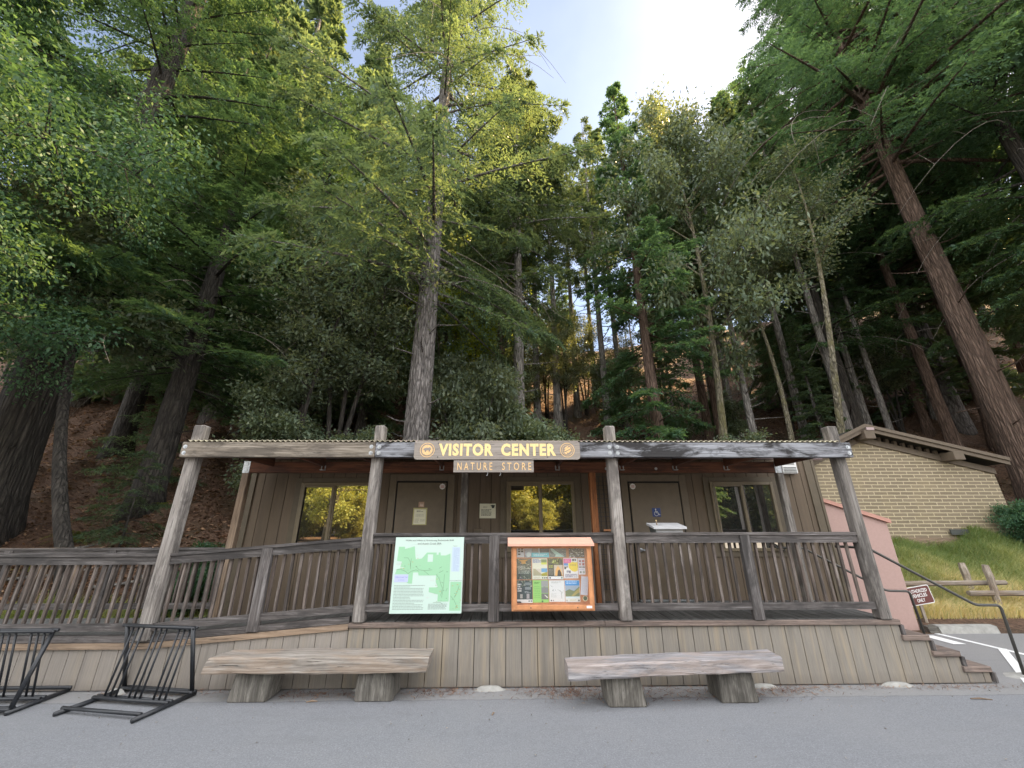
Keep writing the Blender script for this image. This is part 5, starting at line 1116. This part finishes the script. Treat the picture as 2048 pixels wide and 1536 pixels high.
T('farA', 'conifer_tree', 'sunlit golden conifer between the left boughs and the big fir', 640, 820, 23.0, 1.15, .2, group=GL)
T('farA', 'conifer_tree', 'bushy golden topped conifer high at the left behind the bright boughs', 430, 820, 20.0, (1.35, 1.35, 1.3), 2.2, group=GL)
T('oakB', 'tanoak_tree', 'clump of dark crooked tanoak stems leaning right beside the big fir', 672, 860, 14.0, .95, .3, group=GO)
T('oakB', 'tanoak_tree', 'dark forked tanoak left of the crooked leaning stems', 600, 860, 13.0, .8, 2.6, group=GO)
T('lime', 'maple_tree', 'glowing lime green broadleaf tree lit from behind left of the big fir', 690, 840, 20.0, 1.0, 1.7, group=GO)
T('lime', 'maple_tree', 'bright lime tree deep between the left redwoods', 560, 830, 23.0, 1.0, 4.0, group=GO)
T('lime', 'maple_tree', 'lime green tree glowing between the big fir and the pale trunk', 950, 840, 25.0, .9, 5.2, group=GO)
T('redB', 'redwood_tree', 'redwood with dark hanging boughs behind the mossy trunks on the right', 1690, 800, 21.0, (1.15, 1.15, .95), 2.6, group=GR)
T('farA', 'conifer_tree', 'sunlit conifer closing the sky at the upper left behind the leaning trunk', 310, 800, 23.0, (1.5, 1.5, 1.35), 3.3, group=GL)
T('slim', 'conifer_tree', 'one of the slim pale trunks between the pale conifer and the sky gap', 1155, 830, 26, 1.0, .7, group=GC)
T('farC', 'conifer_tree', 'slim bare trunk just right of the dark furrowed redwood', 1075, 840, 24, 1.0, 2.7, group=GC)
T('farC', 'conifer_tree', 'slim bare trunk under the lowest point of the sky', 1248, 840, 25, .95, 4.7, group=GC)
T('farC', 'conifer_tree', 'slim bare trunk between the redwood pair and the dark slim trunk', 1468, 850, 24, 1.0, 5.7, group=GR)
T('farC', 'conifer_tree', 'slim bare trunk between the two mossy trunks', 1605, 850, 21, 1.0, .2, group=GR)
T('farC', 'conifer_tree', 'slim bare trunk on the dark slope just right of the mossy leaning trunk', 1690, 840, 19.5, 1.0, 3.2, group=GR)
# shrubs and ferns
def S(pr, name, label, cat, u, v, Y, sc_=1.0, rz=0.0, group=None, parts=('stem', 'leaves')): return plant(PR[pr], name, label, cat, ground_at(u, v, Y), sc_, rz, group, parts)
GS = 'shrubs on the slope'
S('bush', 'shrub', 'tall olive shrub rising over the roof right of the fir trunk', 'shrub', 935, 870, 13.6, (1.35, 1.35, 1.95), .2, GS)
S('bush', 'shrub', 'rounded shrub over the roof right of the pale conifer trunk', 'shrub', 1095, 880, 14.5, 1.2, 1.4, GS)
S('bush', 'shrub', 'pale bluish shrub above the roof between the two left porch posts', 'shrub', 595, 850, 12.8, 1.15, 2.0, GS)
S('bush', 'shrub', 'shrub peeking over the roof near the redwood pair', 'shrub', 1450, 890, 15.0, .9, 3.3, GS)
S('bush', 'shrub', 'shrub peeking over the roof just left of the right porch post', 'shrub', 1560, 890, 14.6, .9, 4.5, GS)
S('bush', 'shrub', 'shrub over the roof behind the left half of the long sign', 'shrub', 690, 880, 13.0, .95, 5.3, GS)
S('bushG', 'shrub', 'dark leafy shrub against the left end of the building', 'shrub', 450, 990, 10.0, .7, .4, GS)
S('bushG', 'shrub', 'low bright shrub behind the ramp rail beside the left porch post', 'shrub', 395, 1080, 9.0, .6, 2.4, GS)
S('bushG', 'shrub', 'dark green bush at the right end of the block wall', 'shrub', 2080, 1090, 11.4, .85, 1.1, GS)
S('sap', 'sapling', 'small fir sapling with flat sprays on the leaf strewn slope', 'sapling', 290, 930, 11.0, .8, .3)
S('sap', 'sapling', 'feathery fir sapling higher up behind the left porch post', 'sapling', 330, 830, 13.5, 1.3, 1.3)
for i, (u, v, Y, s, lb) in enumerate(((195, 925, 11.3, 1.0, 'yellowish fern beside the leaning maple trunk'), (125, 990, 10.2, .85, 'green fern left of the leaning maple trunk on the slope'), (18, 950, 10.8, .6, 'small fern at the left picture edge'), (345, 1000, 10.0, .7, 'fern on the brown slope before the left porch post'), (385, 1000, 10.3, .7, 'sparse fern between the left porch post and the building'), (365, 870, 12.5, .7, 'dark fern just above the left porch post'))):
    S('fernA' if i % 2 == 0 else 'fernB', 'fern', lb, 'fern', u, v, Y, s, i*1.3, 'ferns on the slope', ('stem', 'fronds'))
# massed trees up the hill: none of these can be told from the next
rg = random.Random(12); far = []; placed = [(-3, 13), (0, 17)]
for k in range(2600):
    y = rg.uniform(19, 88); x = rg.uniform(-1.25*y-6, 1.3*y+8)
    if any((x-a)**2+(y-c)**2 < (3.0+.055*y)**2 for a, c in placed): continue
    u = x/y
    if .15 < u < .27 and y < 30: continue
    if .0 < u < .85 and y > 32 and rg.random() < .6: continue
    if 7 < x < 16 and y < 21: continue
    placed.append((x, y)); far.append((x, y))
    if len(far) >= 135: break
for x, y in far:
    u = x/y; gap = .0 < u < .85
    s = rg.uniform(.75, 1.12)*(.55 if gap else 1.0)*(.8 if y < 26 else 1)
    kind = rg.choice(['farA', 'farD', 'farC', 'farC', 'farD', 'farC']) if x > 0 else rg.choice(['farA', 'farD', 'farC', 'farA', 'lime', 'lime', 'oakB'])
    plant(PR[kind], 'hill_tree', 'one of the massed slender trees higher up the wooded hillside', 'tree', (x, y, float(hz(x, y))-.2), s, rg.uniform(0, 6.28), 'massed trees up the hillside')
# low young trees under the tall ones
rg = random.Random(5); low = []
for k in range(900):
    y = rg.uniform(13.5, 30); x = rg.uniform(-.95*y, 1.15*y)
    if x > 3 and (y < 22 or rg.random() < .75): continue
    if x > -5 and (y < 21 or rg.random() < .5): continue
    if x < -5 and y < 21: continue
    if any((x-a)**2+(y-c)**2 < 2.4**2 for a, c in low): continue
    low.append((x, y))
    if len(low) >= 60: break
for x, y in low:
    kind = rg.choice(['redC', 'oakB', 'bush', 'bush', 'farA', 'oakB', 'bush']); s = {'redC': .28, 'oakB': .5, 'bush': 1.25, 'farA': .25}[kind]*rg.uniform(.8, 1.3)
    plant(PR[kind], 'young_tree', 'one of the low young trees and shrubs under the tall trunks on the slope', 'tree', (x, y, float(hz(x, y))-.15), s, rg.uniform(0, 6.28), 'young trees and shrubs under the tall trunks')
# trees beside and behind the camera: they shade the yard and show in the window glass
for x, y, p, s in ((25, 7, 'farB', 1.35), (29, 14, 'farB', 1.4), (27, 22, 'farA', 1.2), (36, 24, 'farB', 1.2), (-16, 6, 'farB', 1.0), (38, 8, 'farA', 1.2), (33, 33, 'farB', 1.2), (22, 27, 'farA', 1.15)):
    plant(PR[p], 'side_tree', 'tall dark conifer beside the yard outside the photo', 'tree', (x, y, float(hz(x, y))-.2), s, x*1.3, 'conifers beside the yard')
for i, (x, y, p, s) in enumerate(((-19, -38, 'hedge', .52), (-26, -38, 'hedge', .5), (-11, -38, 'hedge', .5), (-33, -39, 'hedge', .55), (-4, -38, 'hedge', .6), (4, -39, 'hedge', .5), (12, -38, 'hedge', .45), (20, -38, 'farA', .55), (27, -39, 'farB', .6), (35, -38, 'farA', .6), (-42, -44, 'hedge', 1.3), (43, -44, 'hedge', 1.2), (-22, -50, 'hedge', 1.3), (-10, -48, 'hedge', 1.2), (-33, -49, 'hedge', 1.25), (1, -49, 'hedge', 1.4), (6, -50, 'hedge', 1.4), (16, -50, 'hedge', 1.4), (-5, -51, 'hedge', 1.4), (-16, -51, 'hedge', 1.4), (-28, -50, 'hedge', 1.4), (26, -47, 'farA', .8), (38, -46, 'redC', .9), (11, -48, 'hedge', 1.1), (23, -46, 'redC', .8), (31, -43, 'redC', .8), (-43, -50, 'hedge', 1.3), (-22, -56, 'farA', 1.0), (-8, -54, 'farB', 1.0), (6, -53, 'farA', 1.1), (20, -54, 'farB', .9), (-36, -55, 'farB', 1.0), (34, -55, 'farA', 1.0), (-21.5, -34.5, 'bigtree', .9), (-50, -50, 'farA', 1.1), (50, -50, 'farA', 1.1), (-15, -58, 'farA', 1.1), (0, -60, 'farB', 1.1), (13, -60, 'farA', 1.1), (16, -42, 'farA', .7), (24, -41, 'farB', .65), (29, -46, 'redC', 1.0), (34, -42, 'farA', .6), (20, -43, 'redC', .8), (37, -42, 'redC', .8), (42, -40, 'farA', .7), (19, -44, 'hedgeG', 1.0), (25, -45, 'hedgeG', 1.1), (31, -44, 'hedgeG', 1.1), (37, -45, 'hedgeG', 1.1), (43, -44, 'hedgeG', 1.1), (22, -50, 'hedgeG', 1.5), (30, -51, 'hedgeG', 1.5), (38, -51, 'hedgeG', 1.5), (46, -50, 'hedgeG', 1.5), (28, -60, 'farB', 1.1), (-29, -60, 'farA', 1.1))):
    plant(PR[p], 'roadside_tree', 'sunlit tree across the road seen only as a reflection in the window glass', 'tree', (x, y, 0), s, i*1.7, 'sunlit trees across the road')
# ------------------------------------------------------------------ leaf litter, fallen branches, grass
def slope(rg, n):
    x = rg.uniform(-27, 4, n); y = 9.0+(rg.uniform(0, 1, n)**1.5)*22; return np.stack([x, y, hz(x, y)-.06], 1)
scatter('leaf_litter', 'lf_litter', 125000, slope, .12, 21, .45, lift=.002, label='brown fallen leaves covering the forest slope')
scatter('twig_litter', 'deadwood', 2600, slope, .34, 25, .045, lift=.006, label='thin dead twigs scattered over the forest slope')
def slopeR(rg, n): x = rg.uniform(5, 44, n); y = np.where(x < 16.5, 19, 12)+rg.uniform(0, 1, n)*26; return np.stack([x, y, hz(x, y)-.06], 1)
scatter('leaf_litter', 'lf_litter', 60000, slopeR, .15, 22, .45, lift=.002, label='pale dry leaves on the shaded right slope')
for i, (u, v, Y, L, a, lb) in enumerate(((215, 1075, 9.6, 2.2, .5, 'fallen branch lying on the leaf strewn slope before the maple'), (300, 1045, 10.0, 1.8, .3, 'fallen grey branch near the left porch post'), (110, 985, 10.6, 1.5, -.3, 'short fallen branch by the green fern'), (40, 1040, 9.8, 2.0, .15, 'fallen branch low on the slope at the left picture edge'))):
    x, y, z = ground_at(u, v, Y); b = MB(); d = np.array([math.cos(a), .35, 0])
    b.tube([np.array([x+d[0]*L*s, y+d[1]*L*s, float(hz(x+d[0]*L*s, y+d[1]*L*s))+.02+.12*s*math.sin(3*s+i)]) for s in (0, .25, .5, .75, 1)], [.035, .03, .028, .02, .01], 7); o = b.build('fallen_branch', 'bark_grey'); tag(o, lb, 'branch', 'fallen branches')
def blades(name, n, gen, hmin, hmax, seed, label):
    rg = np.random.default_rng(seed); P, dry = gen(rg, n); n = len(P)
    th = rg.uniform(0, 6.28, n); h = rg.uniform(hmin, hmax, n); ln = rg.normal(0, .35, (n, 2)); ln[:, 0] += .25
    wv = np.stack([np.cos(th), np.sin(th), 0*th], 1)*.0042*(1+h[:, None]*2); m = P+np.stack([ln[:, 0]*h*.3, ln[:, 1]*h*.3, h*.6], 1); t = P+np.stack([ln[:, 0]*h, ln[:, 1]*h, h*.95], 1)
    V = np.stack([P-wv, P+wv, m+wv*.8, m-wv*.8, m-wv*.8, m+wv*.8, t+wv*.1, t-wv*.1], 1).reshape(-1, 3)
    tn = np.repeat(np.clip(dry+rg.normal(0, .16, n), 0, 1), 2)
    me = raw_mesh(name, V, np.arange(8*n).reshape(-1, 4), tn); me.materials.append(M['lf_grass']); o = bpy.data.objects.new(name, me); C.objects.link(o); o['kind'] = 'stuff'; o['label'] = label
def g1(rg, n):
    x = rg.uniform(7.5, 17, n); y = 8.80+rg.uniform(0, 1, n)*3.2; k = (np.sin(x*2.1+y)+np.sin(x*5-y*2)*.5)*.12
    return np.stack([x, y, hz(x, y)-.08], 1), np.clip(.98-(y-9.0)*.36+k+.25*(x < 9.2)*(y > 10.6), .1, .95)
blades('grass', 95000, g1, .07, .30, 31, 'long grass bank, straw coloured at the foot and green by the block wall')
def g2(rg, n): x = rg.uniform(-10, -4.9, n); y = 7.5+rg.uniform(0, 1, n)**1.4*1.8; return np.stack([x, y, np.maximum(hz(x, y)-.08, .0)], 1), .22+.15*np.sin(x*3)
blades('grass', 9000, g2, .08, .32, 32, 'green weeds between the rear ramp railing and the slope')
